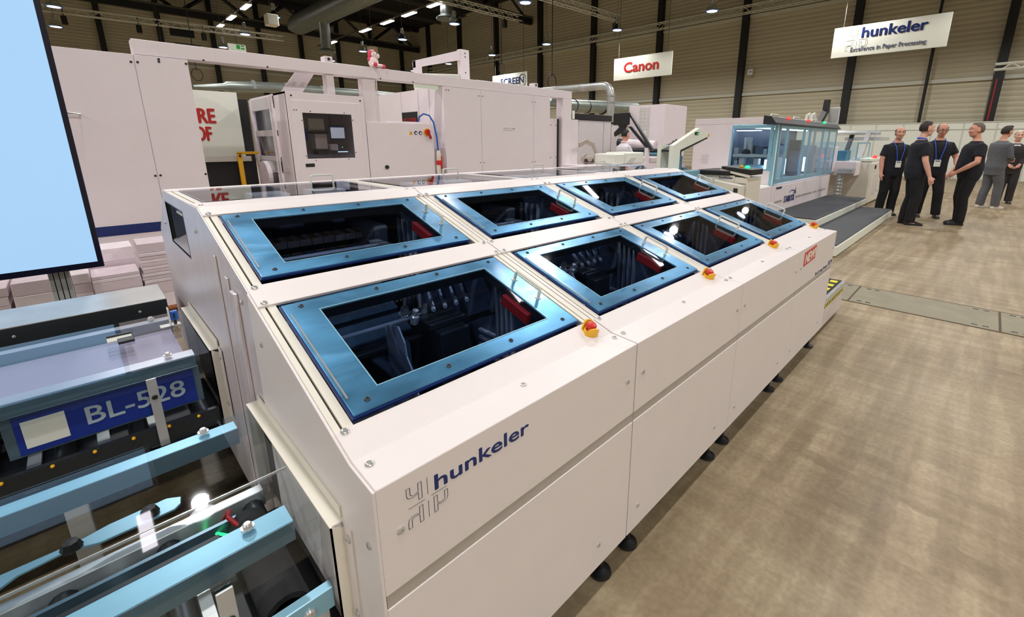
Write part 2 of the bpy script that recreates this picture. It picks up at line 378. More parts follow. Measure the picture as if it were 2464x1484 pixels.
for k, (y, lab) in enumerate(((43.9, 'black roof truss nearest the dim side wall'), (27.4, 'black roof truss above the high-bay lamps, ending in a V brace'), (10.9, 'black roof truss over the presses'), (-5.6, 'black roof truss over the aisle'))):
    t = thing('roof_truss', lab, 'truss', (HX-.4, y, 10.28), 'roof trusses')
    B(LX, HX-.2, y-.15, y+.15, 10.28, 10.70).build('lower_chord', 'beam', t)
    B(LX, HX-.2, y-.15, y+.15, 12.2, 12.55).build('upper_chord', 'beam', t)
    B(LX, HX-.2, y-.22, y-.15, 10.70, 10.82).build('cable_tray', 'roofsteel', t)
    x = HX-.6; up = True
    while x > LX+2:
        a = (x, y, 10.5 if up else 12.3); x2 = x-2.4; b = (x2, y, 12.3 if up else 10.5)
        MB().tube([a, b], .13, 4).build('diagonal', 'beam', t); x = x2; up = not up
# aluminium lighting trusses: chords and lacing
def lattice(name, label, p0, p1, w=.29, lamps=(), step=.34, group='aluminium lighting trusses'):
    p0 = Vector(p0); p1 = Vector(p1); d = (p1-p0); L = d.length; d.normalize(); s = Vector((-d.y, d.x, 0)); u = Vector((0, 0, 1))
    t = thing(name, label, 'truss', tuple(p0), group)
    cs = [(-w/2, 0), (w/2, 0), (-w/2, w), (w/2, w)]
    for a, b in cs: MB().tube([p0+s*a+u*b, p1+s*a+u*b], .03, 6).build('chord', 'lightgrey', t)
    n = int(L/step); mb = MB()
    for i in range(n):
        q0 = p0+d*(i*step); q1 = p0+d*((i+1)*step)
        if i % 2: q0, q1 = q1, q0
        for (a0, b0), (a1, b1) in (((-w/2, 0), (-w/2, w)), ((w/2, 0), (w/2, w)), ((-w/2, 0), (w/2, 0)), ((-w/2, w), (w/2, w))):
            mb.tube([q0+s*a0+u*b0, q1+s*a1+u*b1], .014, 4, caps=False)
    tag(mb.build('lacing', 'lightgrey', t), kind='stuff')
    for l in lamps:
        q = p0+d*l
        mb = MB(); mb.box(q.x-.12, q.x+.12, q.y-.12, q.y+.12, q.z-.55, q.z-.12); mb.build('spotlight', 'black', t, bevel=.03)
        mb = MB(); mb.tube([q+u*(-.1), q+u*(.35)], .02, 6); mb.build('clamp', 'black', t)
    return t
lattice('lighting_truss', 'long pale truss running along the ribbed wall above the signs', (26.2, -6, 8.1), (26.2, 41.5, 8.1), .33)
lattice('lighting_truss', 'pale truss pointing at the wall above the red-lettered sign', (9.5, 16.7, 8.0), (22.6, 16.2, 8.0), lamps=(12.9,))
lattice('lighting_truss', 'pale truss ending at a black beam beside the roof braces', (6.5, 21.3, 8.3), (19.7, 21.05, 8.3), lamps=(9, 12))
lattice('lighting_truss', 'pale truss in front of the dim side wall, far left', (-2, 36.8, 8.0), (11.3, 35.4, 8.0), lamps=(3, 6, 9))
lattice('lighting_truss', 'short pale truss end at the right edge behind the men', (20, -3, 3.64), (20, .37, 3.64), .16, step=.2)
# high-bay lamps on a grid; each carries its own light
def highbay():
    t = thing('highbay_lamp', 'round high-bay lamp', 'lamp', (0, 0, 7.2), 'high-bay lamps')
    MB().lathe([(.05, .62), (.09, .6), (.1, .38), (.06, .34)], (0, 0, 7.2), n=14).build('ballast', 'chrome', t, smooth=True)
    MB().lathe([(.07, .36), (.16, .3), (.25, .12), (.29, 0), (.28, 0), (.24, .12), (.15, .28), (.06, .33)], (0, 0, 7.2), n=18).build('reflector', 'acrylic', t, smooth=True)
    MB().lathe([(.29, .0), (.30, .03), (.27, .035)], (0, 0, 7.2), n=18).build('rim', 'blue', t)
    MB().lathe([(.27, .012), (.2, -.005), (.0, -.01)], (0, 0, 7.2), n=18).build('diffuser', 'lampglow', t, smooth=True)
    MB().cyl((0, 0, 7.8), (0, 0, HZ-.2), .008, 5).build('hanging_wire', 'roofsteel', t)
    return t
hb = highbay(); first = True
def hb_label(i, j):
    pos = ('by the front wall', 'behind the camera', 'at the camera end', 'over the white presses', 'over the far machines', 'beside the back wall')[i]
    return 'high-bay lamp %s, %s row from the aisle' % (pos, ('first', 'second', 'third', 'fourth', 'fifth', 'sixth', 'seventh', 'eighth', 'ninth', 'tenth')[j])
LD = bpy.data.lights.new('highbay_light', 'SPOT'); LD.shadow_soft_size = .13; LD.energy = LAMP_W; LD.color = (1, .955, .93); LD.spot_size = math.radians(155); LD.spot_blend = .5
for i, x in enumerate((-13.2, -6.4, 0.6, 7.9, 14.6, 21.3)):
    for j in range(10):
        y = -10.57+j*5.17
        o = hb if first else copy_tree(hb, None, (x, y, 7.2))
        o.location = (x, y, 7.2); first = False; o['label'] = hb_label(i, j)
        l = bpy.data.objects.new('lamp_light', LD); COL.objects.link(l); l.parent = o; l.location = (0, 0, -.28)
# fluorescent tube rows under the roof
k = 0
for x, ys in ((16.0, (5.5, 9.7, 24.2, 27.1, 29.9, 33.1, 39.0)), (8.6, (6.0, 9.9, 32.6, 36, 39.2)), (-.3, (13.0, 16.2))):
    for y in ys:
        k += 1
        t = thing('tube_light', 'fluorescent tube fitting under the roof, %s of its row' % ('%d%s' % (ys.index(y)+1, ('st', 'nd', 'rd', 'th', 'th', 'th', 'th')[ys.index(y)]))+(' above the far machines' if x > 12 else ' above the presses' if x > 5 else ' near the camera'), 'light', (x, y, 9.0), 'tube lights under the roof')
        B(x-.16, x+.16, y-.72, y+.72, 9.06, 9.16).build('housing', 'lightgrey', t, bevel=.01)
        B(x-.13, x+.13, y-.7, y+.7, 9.02, 9.06).build('tube', 'tubeglow', t)
for x, y0, y1, lab in ((16.0, 22, 42, 'thin cable rail carrying tube lights above the far machines'), (8.6, 30, 42, 'thin cable rail carrying tube lights above the presses')):
    simple('cable_rail', B(x-.04, x+.04, y0, y1, 9.16, 9.22), 'roofsteel', lab, 'rail')
# ventilation under the roof
t = thing('roof_duct', 'fat silver ventilation duct slung under the black roof', 'duct', (12.1, 30, 9))
MB().tube([(12.0, 35.6, 9.0), (12.1, 34.6, 9.0), (12.2, 20, 9.0)], [.3, .62, .62], 20).build('pipe', 'duct', t, smooth=True)
MB().tube([(12.15, 30.5, 8.6), (12.15, 30.5, 7.0)], .3, 16).build('down_pipe', 'duct', t, smooth=True)
MB().lathe([(.3, 0), (.5, -.15), (.5, -.22)], (12.15, 30.5, 7.0)).build('outlet', 'duct', t, smooth=True)
t = thing('roof_duct', 'dull vertical ventilation pipe beside the second truss', 'duct', (16.6, 24, 8))
MB().tube([(16.6, 24, 12), (16.6, 24, 8.6)], .35, 16).build('pipe', 'duct', t, smooth=True)
MB().lathe([(.35, 0), (.6, -.18), (.6, -.26)], (16.6, 24, 8.6)).build('outlet', 'duct', t, smooth=True)
for (x, y, z, lab) in ((6.3, 20.8, 6.0, 'square white loudspeaker hanging high beside a high-bay lamp'), (12.3, 24.8, 6.2, 'small square loudspeaker hanging behind the plush toy')):
    t = thing('ceiling_speaker', lab, 'speaker', (x, y, z), 'hanging loudspeakers')
    B(x-.2, x+.2, y-.2, y+.2, z-.2, z+.2).build('case', 'cream', t, bevel=.02); MB().cyl((x, y, z+.2), (x, y, HZ), .01, 5).build('wire', 'roofsteel', t)
    B(x-.17, x+.17, y-.21, y-.2, z-.17, z+.17).build('grille', 'lightgrey', t)
# hanging signs
def sign(label, y0, y1, z0, z1, x, fn):
    t = thing('hanging_sign', label, 'sign', (x, (y0+y1)/2, z0), 'hanging exhibitor signs')
    B(x, x+.05, y0, y1, z0, z1).build('board', 'signwhite', t, bevel=.005)
    for y in (y0+.3, y1-.3): MB().cyl((x+.02, y, z1), (x+.02, y, HZ), .012, 5).build('wire', 'roofsteel', t)
    fn(t); return t
YD, ZD = (0, -1, 0), (0, 0, 1)
def canon(t):
    mb = MB(); text(mb, 'Canon', .6, (21.995, 15.25, 5.17), YD, ZD, off=.026, ext=.004, width=2.12, height=.50); mb.build('lettering', 'canonred', t)
sign('white hanging sign with red serif lettering', 12.33, 15.9, 4.8, 5.93, 22, canon)
def hlogo(mbs, o, xd, s):
    # four-way h mark: outlined mirrored letters around hair lines
    X = Vector(xd); Z = Vector(ZD); O = Vector(o)
    for qx, qz, sx, sz in ((-1, 1, -1, -1), (-1, -1, -1, 1), (1, -1, 1, -1)):
        oz = (.12 if qz == sz else .74)*qz
        text(mbs, 'h', s, O+X*(.12*s*qx)+Z*(oz*s), tuple(X*sx), tuple(Z*sz), wire=.008*s, width=.55*s, height=.62*s)
    for p, q in (((0, .12), (0, .75)), ((0, -.12), (0, -.75)), ((.12, 0), (.7, 0)), ((-.12, 0), (-.7, 0))):
        mbs.tube([O+X*(p[0]*s)+Z*(p[1]*s), O+X*(q[0]*s)+Z*(q[1]*s)], .009*s, 4)
def hunk(t):
    mb = MB(); text(mb, 'hunkeler', .5, (21.995, 4.36, 5.40), YD, ZD, off=.016, ext=.004, width=1.95, height=.36); mb.build('lettering', 'navy', t)
    mb = MB(); text(mb, 'Excellence in Paper Processing', .2, (21.995, 4.65, 4.93), YD, ZD, ext=.003, off=.002, width=2.3, height=.2); mb.build('slogan', 'taggrey', t)
    mb = MB(); hlogo(mb, (21.99, 4.47, 5.35), YD, .48); mb.build('emblem', 'lightgrey', t)
sign('wide white hanging sign with navy company name and slogan', 1.76, 5.28, 4.76, 5.86, 22, hunk)
def screen(t):
    mb = MB(); text(mb, 'SCREEN', .4, (21.995, 25.6, 5.3), YD, ZD, off=.012, ext=.004, width=2.35, height=.42); mb.build('lettering', 'navy', t)
    MB().tube([(21.99, 23.35+.36*math.cos(a*.4), 5.5+.36*math.sin(a*.4)) for a in range(16)], .025, 5, closed=True).build('ring_mark', 'taggrey', t)
sign('white hanging sign half hidden behind the press beam', 22.95, 26.47, 4.85, 6.0, 22, screen)
t = thing('exit_sign', 'green and white emergency exit sign on the dim wall', 'sign', (10.5, 44, 8.3))
B(10.0, 11.2, 44, 44.1, 8.25, 8.85).build('panel', 'exitwhite', t, bevel=.02)
B(10.55, 10.8, 43.98, 44, 8.5, 8.8).build('door_mark', 'exitgreen', t); B(10.85, 11.1, 43.98, 44, 8.5, 8.62).build('arrow', 'exitgreen', t); B(10.85, 11.1, 43.98, 44, 8.7, 8.8).build('runner', 'exitgreen', t)
MB().cyl((10.6, 44.05, 8.8), (10.6, 44.05, 12), .02, 5).build('bracket', 'roofsteel', t)
# rigging cables with loops hanging between the signs
for i, (x, y, z0, lab) in enumerate(((14.5, 13.6, 3.6, 'thin black rigging cable hanging behind the elbow duct'), (3.5, 26, 4.4, 'coiled cable loop hanging behind the long press beam'), (5.6, 32, 4.7, 'coiled cable loop hanging left of the slanted bracket'), (19.2, 22.2, 5.5, 'rigging chain hanging from the truss corner'))):
    t = thing('rigging_cable', lab, 'cable', (x, y, z0), 'rigging cables')
    MB().cyl((x, y, z0+.5), (x, y, 10.5), .018, 5).build('cable', 'black', t)
    MB().tube([(x+.25*math.cos(a*.45), y, z0+.3+.32*math.sin(a*.45)) for a in range(14)], .02, 5, closed=True).build('loop', 'black', t)
# white fair partition in front of the wall
t = thing('partition_wall', 'low white fair partition in front of the ribbed wall', 'partition', (26.2, -2, 0))
for i in range(16):
    y = -6+i*1.0
    B(26.2, 26.23, y+.02, y+.98, 0, 2.02).build('panel', 'signwhite', t, bevel=.004)
    B(26.19, 26.24, y-.02, y+.02, 0, 2.3).build('post', 'lightgrey', t)
    B(26.2, 26.23, y+.02, y+.98, 2.05, 2.3).build('top_panel', 'signwhite', t, bevel=.004)
B(26.18, 26.25, -6, 10, 2.02, 2.05).build('rail', 'lightgrey', t); B(26.18, 26.25, -6, 10, 2.3, 2.34).build('top_rail', 'lightgrey', t)
# ------------------------------------------------------------------ sorting line in the foreground: four modules
F, Y0, Z0, TH = .687, .785, .895, math.radians(17.8)
cT, sT = math.cos(TH), math.sin(TH)
PX0, PITCHX, MW = .277, .858, .853
def S(x, s, h): return (x, Y0+s*cT-h*sT, Z0+s*sT+h*cT)       # sloped-top coordinates
def yz(s, h=0): return (Y0+s*cT-h*sT, Z0+s*sT+h*cT)
FOLD = 1.272; YB = 1.96; YF = 2.80; YE = 3.20; ZE = 1.03
def side_profile(): return [(F+.004, .15), (F+.004, .885), (Y0, Z0-.006), (YB, FOLD-.006), (YF-.004, FOLD-.006), (YE-.004, ZE), (YE-.004, .15)]
X0 = PX0; X1 = PX0+MW
GRP = 'sorting modules of the foreground line'
t = thing('sorting_module', 'x', 'machine', (PX0, F, 0), GRP)
def bolt_mesh(mb, p, n, r=.0075, h=.004):
    mb.lathe([(r, 0), (r, h*.6), (r*.75, h), (r*.4, h), (r*.38, h*.5), (.0005, h*.5)], p, n, 12)
SN = (0, -sT, cT)
def add_bolt(parent, p, n=SN, r=.0075, h=.004, name='screw', mat='chrome'):
    mb = MB(); bolt_mesh(mb, p, n, r, h); return mb.build(name, mat, parent, smooth=True)
# folded front hood: upper front face, flat lip and the start of the slope
outer = [(F, .645), (F, .889), (Y0, Z0), yz(.083)]; inner = [yz(.083, -.008), (Y0+.001, Z0-.008), (F+.008, .881), (F+.008, .645)]
MB().prism(outer+inner, 'x', X0, X1).build('front_hood', 'white', t, bevel=.0015)
B(X0+.001, X1-.001, F+.0022, F+.02, .612, .645).build('grey_band', 'band', t)
B(X0, X1, F, F+.014, .15, .612).build('lower_panel', 'white', t, bevel=.0015)
MB().prism([yz(.570), yz(.676), yz(.676, -.009), yz(.570, -.009)], 'x', X0, X1).build('middle_bar', 'white', t, bevel=.0012)
MB().prism([yz(1.163), (YB, FOLD), (2.10, FOLD), (2.10, FOLD-.009), (YB+.002, FOLD-.009), yz(1.163, -.009)], 'x', X0, X1).build('rear_bar', 'white', t, bevel=.0012)
MB().prism([(2.70, FOLD), (YF, FOLD), (YE, ZE), (YE, .15), (YE-.01, .15), (YE-.01, ZE-.004), (YF-.004, FOLD-.01), (2.70, FOLD-.01)], 'x', X0, X1).build('back_hood', 'white', t, bevel=.0012)
for a, b, nm in ((X0, X0+.004, 'side_panel'), (X1-.004, X1, 'side_panel')):
    MB().prism(side_profile(), 'x', a, b).build(nm, 'white', t)
for a, b in ((X0+.012, X0+.015), (X1-.015, X1-.012)):
    MB().prism([(F+.03, .3), (F+.03, .85), (Y0+.01, Z0-.03), (YB, FOLD-.03), (YF-.03, FOLD-.03), (YF-.03, .3)], 'x', a, b).build('inner_wall', 'inner', t)  # added dark liners, the unlit interior is put into their colour
B(X0+.012, X1-.012, F+.03, YF-.03, .36, .40).build('machine_bed', 'inner', t); B(X0+.012, X1-.012, YF-.04, YF-.03, .36, 1.2).build('inner_wall', 'inner', t)
B(X0+.012, X1-.012, F+.025, F+.03, .36, .86).build('inner_wall', 'inner', t)
# aluminium profile rails between bars
for xa in (X0, X1-.043):
    MB(S).box(xa+.001, xa+.016, .083, 1.17, -.030, -.006).build('profile_rail', 'cream', t, bevel=.001)
    MB(S).box(xa+.021, xa+.042, .083, 1.17, -.030, -.006).build('profile_rail', 'cream', t, bevel=.001)
    MB(S).box(xa+.016, xa+.021, .083, 1.17, -.030, -.018).build('profile_slot', 'darksteel', t)
    B(xa+.001, xa+.016, 2.10, 2.70, FOLD-.03, FOLD-.004).build('profile_rail', 'cream', t); B(xa+.021, xa+.042, 2.10, 2.70, FOLD-.03, FOLD-.004).build('profile_rail', 'cream', t)
# hinged window lids
def lid(s0, s1, nm):
    lx0, lx1 = X0+.047, X0+.790; ix0, ix1 = X0+.128, X0+.700; i0, i1 = s0+.057, s1-.055
    l = MB(S).frame(lx0, lx1, s0, s1, ix0, ix1, i0, i1, .001, .007).build(nm, 'bluefilm', t, bevel=.0012)
    MB(S).frame(lx0-.004, lx1+.004, s0-.004, s1+.004, lx0+.012, lx1-.012, s0+.012, s1-.012, -.004, .001).build('gasket', 'navy', l)
    MB(S).box(ix0-.002, ix1+.002, i0-.002, i1+.002, .002, .005).build('pane', 'tint', l)
    MB(S).frame(ix0-.003, ix1+.003, i0-.003, i1+.003, ix0, ix1, i0, i1, -.03, .001).build('opening_edge', 'darksteel', l)
    MB(S).frame(ix0-.003, ix1+.003, i0-.003, i1+.003, ix0, ix1, i0, i1, .007, .0082).build('bevel_highlight', 'aluplate', l)  # bright ring added as the highlight on the opening's bevel
    MB(S).box(lx0+.006, lx0+.010, s0+.05, s1-.05, .007, .010).build('edge_strip', 'chrome', l)
    for x in (X0+.090, X0+.306, X0+.520, X0+.744):
        for s in (s0+.028, s1-.022): add_bolt(l, S(x, s, .007), SN, .007, .003, 'bolt', 'darksteel')
    hx = X0+.755; a, b = (s0+s1)/2-.065, (s0+s1)/2+.06
    pts = [(hx, a, .007), (hx, a, .036), (hx, a+.004, .043), (hx, a+.011, .046), (hx, b-.011, .046), (hx, b-.004, .043), (hx, b, .036), (hx, b, .007)]
    MB(S).tube(pts, .0056, 8).build('handle', 'lightgrey', l, smooth=True)
    for s in (a, b): MB(S).box(hx-.008, hx+.008, s-.008, s+.008, .007, .009).build('handle_foot', 'alu', l)
    # red interlock bar just under the pane
    MB(S).box(ix1-.016, ix1+.010, s0+.125, s0+.26, -.062, -.022).build('interlock_bar', 'red', l, bevel=.003)
    return l
lid(.098, .543, 'window_lid'); lid(.703, 1.139, 'window_lid')
# flat clear lid at the back
l = B(X0+.045, X1-.045, 2.105, 2.695, FOLD-.006, FOLD+.002).build('clear_lid', 'acrylicgrey', t)
MB().frame(X0+.043, X1-.043, 2.103, 2.697, X0+.050, X1-.050, 2.112, 2.69, FOLD-.010, FOLD-.006).build('gasket', 'navy', l)
MB().tube([(X0+.62, 2.66, FOLD), (X0+.62, 2.66, FOLD+.035), (X0+.63, 2.66, FOLD+.042), (X0+.73, 2.66, FOLD+.042), (X0+.74, 2.66, FOLD+.035), (X0+.74, 2.66, FOLD)], .0055, 8).build('handle', 'lightgrey', l, smooth=True)
for x in (.3, .58): B(X0+x, X0+x+.16, 2.5, 2.68, FOLD-.06, FOLD-.03).build('inner_plate', 'innerlight', t)
B(X0+.02, X1-.02, 2.12, 2.68, FOLD-.10, FOLD-.09).build('under_tray', 'pressgrey', t)
# emergency stop with yellow shroud
es = S(X0+.785, .04, 0); n = Vector(SN); up = Vector((0, cT, sT)); ex = Vector((1, 0, 0)); eo = Vector(es)
mb = MB(); mb.lathe([(.021, 0), (.021, .008), (.015, .010), (.015, 0)], es, SN, 20); 
def guard(mb, a0, a1):
    vs = []; fs = []; N = 9
    for i in range(N):
        a = a0+(a1-a0)*i/(N-1); dv = ex*math.cos(a)+up*math.sin(a)
        hh = .026*math.sin(math.pi*i/(N-1))**.5+.006
        for r, h in ((.0215, 0), (.0275, 0), (.0285, hh), (.0235, hh)): vs.append(tuple(eo+dv*r+n*h))
    for i in range(N-1):
        for k in range(4): fs.append((i*4+k, i*4+(k+1) % 4, (i+1)*4+(k+1) % 4, (i+1)*4+k))
    fs += [(0, 1, 2, 3), tuple((N-1)*4+k for k in range(4))[::-1]]; mb.add(vs, fs)
guard(mb, math.radians(185), math.radians(305)); guard(mb, math.radians(5), math.radians(125))
e = mb.build('emergency_stop', 'yellow', t, smooth=True)
MB().lathe([(.010, .008), (.010, .018), (.0165, .020), (.0170, .028), (.014, .033), (.006, .035), (.0005, .0355)], es, SN, 20).build('push_button', 'red', e, smooth=True)
# screws
for x in (X0+.018, X1-.018):
    for s in (.074, .582, .664, 1.172): add_bolt(t, S(x, s, 0), SN, .009, .004)
    add_bolt(t, (x, YB+.05, FOLD), (0, 0, 1), .008, .004); add_bolt(t, (x+(.004 if x < X0+.1 else -.004), .757, .8935), (0, -.05, 1), .009, .004)
add_bolt(t, (X0+.431, .757, .8935), (0, -.05, 1), .008, .004)
for x, z in ((.04, .775), (.81, .775), (.69, .242), (.06, .242)): add_bolt(t, (X0+x, F, z), (0, -1, 0), .008, .004)
# levelling feet
for x in (.10, .79):
    for y in (.745, 3.1):
        MB().lathe([(.034, 0), (.040, .004), (.038, .012), (.018, .020), (.011, .024), (.011, .15)], (X0+x, y, 0), (0, 0, 1), 18).build('levelling_foot', 'black', t, smooth=True)
B(X0+.03, X1-.03, F+.09, YE-.06, .10, .15).build('base_frame', 'black', t)
# machinery below the windows
def L(x): return X0+x
MB().cyl((L(.02), 1.40, .88), (L(.52), 1.40, .88), .007, 10).build('guide_rod', 'innerlight', t, smooth=True)
MB().cyl((L(.02), 1.36, .82), (L(.83), 1.36, .82), .012, 10).build('guide_rod', 'darksteel', t, smooth=True)
B(L(.02), L(.60), 1.10, 1.30, .585, .60).build('delivery_shelf', 'innerlight', t); B(L(.02), L(.60), 1.095, 1.10, .56, .63).build('shelf_edge', 'darksteel', t)
# jagged comb plate and its folded wing
pts = [(1.12, .60), (1.30, .60), (1.34, .90), (1.27, .92)]
teeth = [(1.27-.15*k/7.0-(.014 if k % 2 else 0), .92-.32*k/7.0) for k in range(8)]
MB().prism([(1.34, .60), (1.36, .90)]+teeth, 'x', L(.36), L(.365)).build('comb_plate', 'innerlight', t)
MB().prism([(L(.365), .60), (L(.44), .60), (L(.43), .82), (L(.375), .90)], 'y', 1.33, 1.335).build('comb_wing', 'aludark', t)
c = B(L(.50), L(.62), 1.24, 1.44, .50, .86).build('carriage', 'darksteel', t, bevel=.006); B(L(.485), L(.635), 1.28, 1.46, .86, .885).build('carriage_top', 'darksteel', c, bevel=.004)
for x, y, r in ((.46, 1.42, .020), (.475, 1.37, .015), (.53, 1.40, .012)): MB().lathe([(r, 0), (r, .03), (r*.7, .035), (r*.7, .055), (r*.3, .06)], (L(x), y, .87), (0, -.3, 1), 12).build('air_valve', 'chrome', c, smooth=True)
for x in (.55, .60, .65, .70): MB().cyl((L(x), 1.36, .90), (L(x)+.045, 1.46, .93), .008, 8).build('valve_cylinder', 'innerlight', c, smooth=True)
for k in range(3): MB().tube([(L(.56+.05*k), 1.45, .94), (L(.58+.05*k), 1.42, .985), (L(.61+.05*k), 1.40, .97), (L(.62+.05*k), 1.39, .92)], .0045, 6).build('air_hose', 'navy', c)
MB().sph((L(.66), 1.12, .62), .005, n=8, m=5).build('status_light', 'ledred', c)
for k in range(3): MB().tube([(L(.13+.008*k), 1.44, .93), (L(.145+.008*k), 1.42, .95), (L(.155+.008*k), 1.40, .90), (L(.135+.008*k), 1.36, .83)], .0045, 6).build('air_hose', 'signblue', t)
for k in range(4):                                                          # nested slotted profiles on the right wall
    B(X1-.03, X1-.015, 1.24+.03*k, 1.25+.03*k, .60+.035*k, 1.0).build('slot_profile', 'innerlight', t); B(X1-.03, X1-.015, 1.25+.03*k, 1.46, .60+.035*k, .61+.035*k).build('slot_profile', 'innerlight', t)
for k in range(8): B(X1-.03, X1-.015, .78, 1.16, .46+.035*k, .475+.035*k).build('wall_rib', 'innerlight', t)
B(L(.05), L(.78), .76, 1.0, .50, .505).build('blue_sheet', 'navy', t)
# rear bay: rods, guide plates, sloping tray
for y, z, r in ((1.98, 1.03, .010), (2.2, .96, .016), (1.7, .86, .012)): MB().cyl((L(.02), y, z), (L(.66), y, z), r, 10).build('guide_rod', 'innerlight', t, smooth=True)
for x in (.19, .64): B(L(x), L(x+.05), 1.78, 2.08, 1.030, 1.040).build('guide_plate', 'alu', t)
B(L(.69), L(.76), 2.08, 2.35, .96, 1.10).build('clamp_block', 'innerlight', t, bevel=.01)
for k in range(4): B(X1-.03, X1-.015, 1.95+.05*k, 1.965+.05*k, .55, 1.12).build('slot_profile', 'innerlight', t)
MB().prism([(1.62, .72), (1.95, .92), (1.95, .93), (1.62, .73)], 'x', L(.18), L(.60)).build('sloping_tray', 'aludark', t)
proto = t
mods = [proto]+[copy_tree(proto, None, (PX0+PITCHX*i, F, 0)) for i in (1, 2, 3)]
for m_, lab in zip(mods, ('nearest white sorting module with the big navy company name', 'second white sorting module, with a lamp glare on its front window', 'third white sorting module from the camera', 'farthest white sorting module with the red NEW sticker')): m_['label'] = lab
m1, m2, m3, m4 = mods
# --- module 1: lettering, left end cladding
mb = MB(); text(mb, 'hunkeler', .06, (.392, F-.0003, .8165), (1, 0, 0), ZD, ext=.0003, off=.0011, width=.262, height=.034); mb.build('lettering', 'navy', m1)
mb = MB(); hlogo(mb, (.3795, F-.0003, .8095), (1, 0, 0), .062); mb.build('emblem', 'logoline', m1)
# steel end panel with the delivery slot
mb = MB(); xa, xb = X0-.003, X0
zt = lambda y: Z0+(y-Y0)*math.tan(TH)-.004
mb.prism([(1.40, .15), (2.31, .15), (2.31, FOLD-.004), (YB, FOLD-.004), (1.40, zt(1.40))], 'x', xa, xb)
mb.prism([(2.31, .15), (2.786, .15), (2.786, 1.025), (2.31, 1.025)], 'x', xa, xb); mb.prism([(2.31, 1.216), (2.786, 1.216), (2.786, FOLD-.004), (2.31, FOLD-.004)], 'x', xa, xb)
mb.prism([(2.786, .15), (YE, .15), (YE, ZE), (YF, FOLD-.004), (2.786, FOLD-.004)], 'x', xa, xb)
mb.build('steel_end_panel', 'steel', m1)
# cut the delivery slot through the left panels and line it with a real chute
def slotted(x0, x1, name, mat):
    mb = MB(); top = lambda y: (zt(y) if y < YB else FOLD-.006 if y < YF-.004 else FOLD-.006)
    mb.prism([(F+.02, .3), (F+.02, .86), (Y0+.01, Z0-.03), (YB, FOLD-.03), (2.31, FOLD-.03), (2.31, .3)], 'x', x0, x1)
    mb.prism([(2.31, .3), (2.77, .3), (2.77, 1.025), (2.31, 1.025)], 'x', x0, x1); mb.prism([(2.31, 1.216), (2.77, 1.216), (2.77, FOLD-.03), (2.31, FOLD-.03)], 'x', x0, x1)
    return mb.mesh(name, mat, ORG[m1.name])
for ch in list(m1.children):
    if ch.name.startswith('side_panel') and min(v.co.x for v in ch.data.vertices) < .01: ch.data = slotted(X0, X0+.004, 'side_panel', 'white')
    if ch.name.startswith('inner_wall') and max(v.co.x for v in ch.data.vertices) < .05: ch.data = slotted(X0+.012, X0+.015, 'inner_wall', 'inner')
MB().frame(2.306, 2.79, 1.021, 1.22, 2.31, 2.786, 1.025, 1.216, 0, 1, T=lambda y, z, x: (X0-.004+.2*x, y, z)).build('slot_lining', 'darksteel', m1)
MB().prism([(X0, 1.026), (X0+.2, 1.12), (X0+.2, 1.125), (X0, 1.031)], 'y', 2.312, 2.784).build('chute', 'steel', m1)
B(X0+.2, X0+.205, 2.306, 2.79, 1.02, 1.22).build('slot_back', 'black', m1)
MB().prism([(F+.0015, .15), (F+.0015, .886), (Y0, Z0-.004), (1.405, zt(1.405)), (1.405, .15)], 'x', X0-.006, X0).build('end_cover', 'white', m1, bevel=.001)
MB().prism([(1.405, .15), (1.412, .15), (1.412, 1.09), (1.405, 1.09)], 'x', X0-.0035, X0-.002).build('cover_gap', 'black', m1)
for a, w, d in ((1.53, .05, .012), (1.62, .03, .007), (1.76, .02, .006)): B(X0-.003-d, X0-.003, a, a+w, .15, zt(a)-.07).build('folded_rib', 'steel', m1, bevel=.003)
for y, z in ((2.054, 1.174), (1.49, 1.043), (1.32, .965), (.728, .743), (2.9, 1.1)): add_bolt(m1, (X0-.006, y, z), (-1, 0, 0), .008, .004)
# tunnel hoods where the infeed conveyors enter
for ya, yb in ((.85, 1.495), (2.015, 2.66)):
    mb = MB(); mb.box(.240, X0-.003, ya, yb, .716, .720); mb.box(.240, .244, ya-.003, ya, .36, .720)
    mb.prism([(.240, .36), (X0-.003, .36), (X0-.003, .70), (.240, .720)], 'y', ya-.003, ya)
    mb.prism([(.240, .36), (X0-.003, .36), (X0-.003, .70), (.240, .720)], 'y', yb, yb+.003)
    h = mb.build('tunnel_hood', 'cream', m1)
    B(X0-.010, X0-.006, ya+.01, yb-.02, .72, .748).build('flange', 'cream', h); B(X0-.010, X0-.006, ya-.04, ya, .42, .72).build('flange', 'white', h)
    for z in (.70, .50): add_bolt(h, (X0-.010, ya-.025, z-.01), (-1, 0, 0), .009, .005)
    B(X0-.004, X0-.0015, ya, yb, .38, .716).build('tunnel_shade_sheet', 'black', h)  # black sheet stands in for the shade inside the tunnel
# --- module 4: sticker and name
o = MB().prism([(2.94, .775), (3.19, .787), (3.19, .874), (2.94, .862)], 'y', F-.0012, F).build('sticker', 'red', m4)
mb = MB(); text(mb, 'NEW!', .06, (2.958, F-.0016, .789), (1, 0, .05), ZD, off=.003, ext=.0002, shear=.1, width=.215, height=.058); mb.build('sticker_lettering', 'signwhite', o)
mb = MB(); text(mb, 'Book Sorting Module', .03, (3.26, F-.0003, .652), (1, 0, 0), ZD, off=.0008, ext=.0002, width=.30, height=.028); text(mb, 'BSM', .045, (3.58, F-.0003, .655), (1, 0, 0), ZD, off=.0015, ext=.0002, width=.11, height=.034); mb.build('name_lettering', 'navy', m4)
MB().prism(side_profile(), 'x', PX0+3*PITCHX+MW, PX0+3*PITCHX+MW+.004).build('end_cover', 'white', m4)
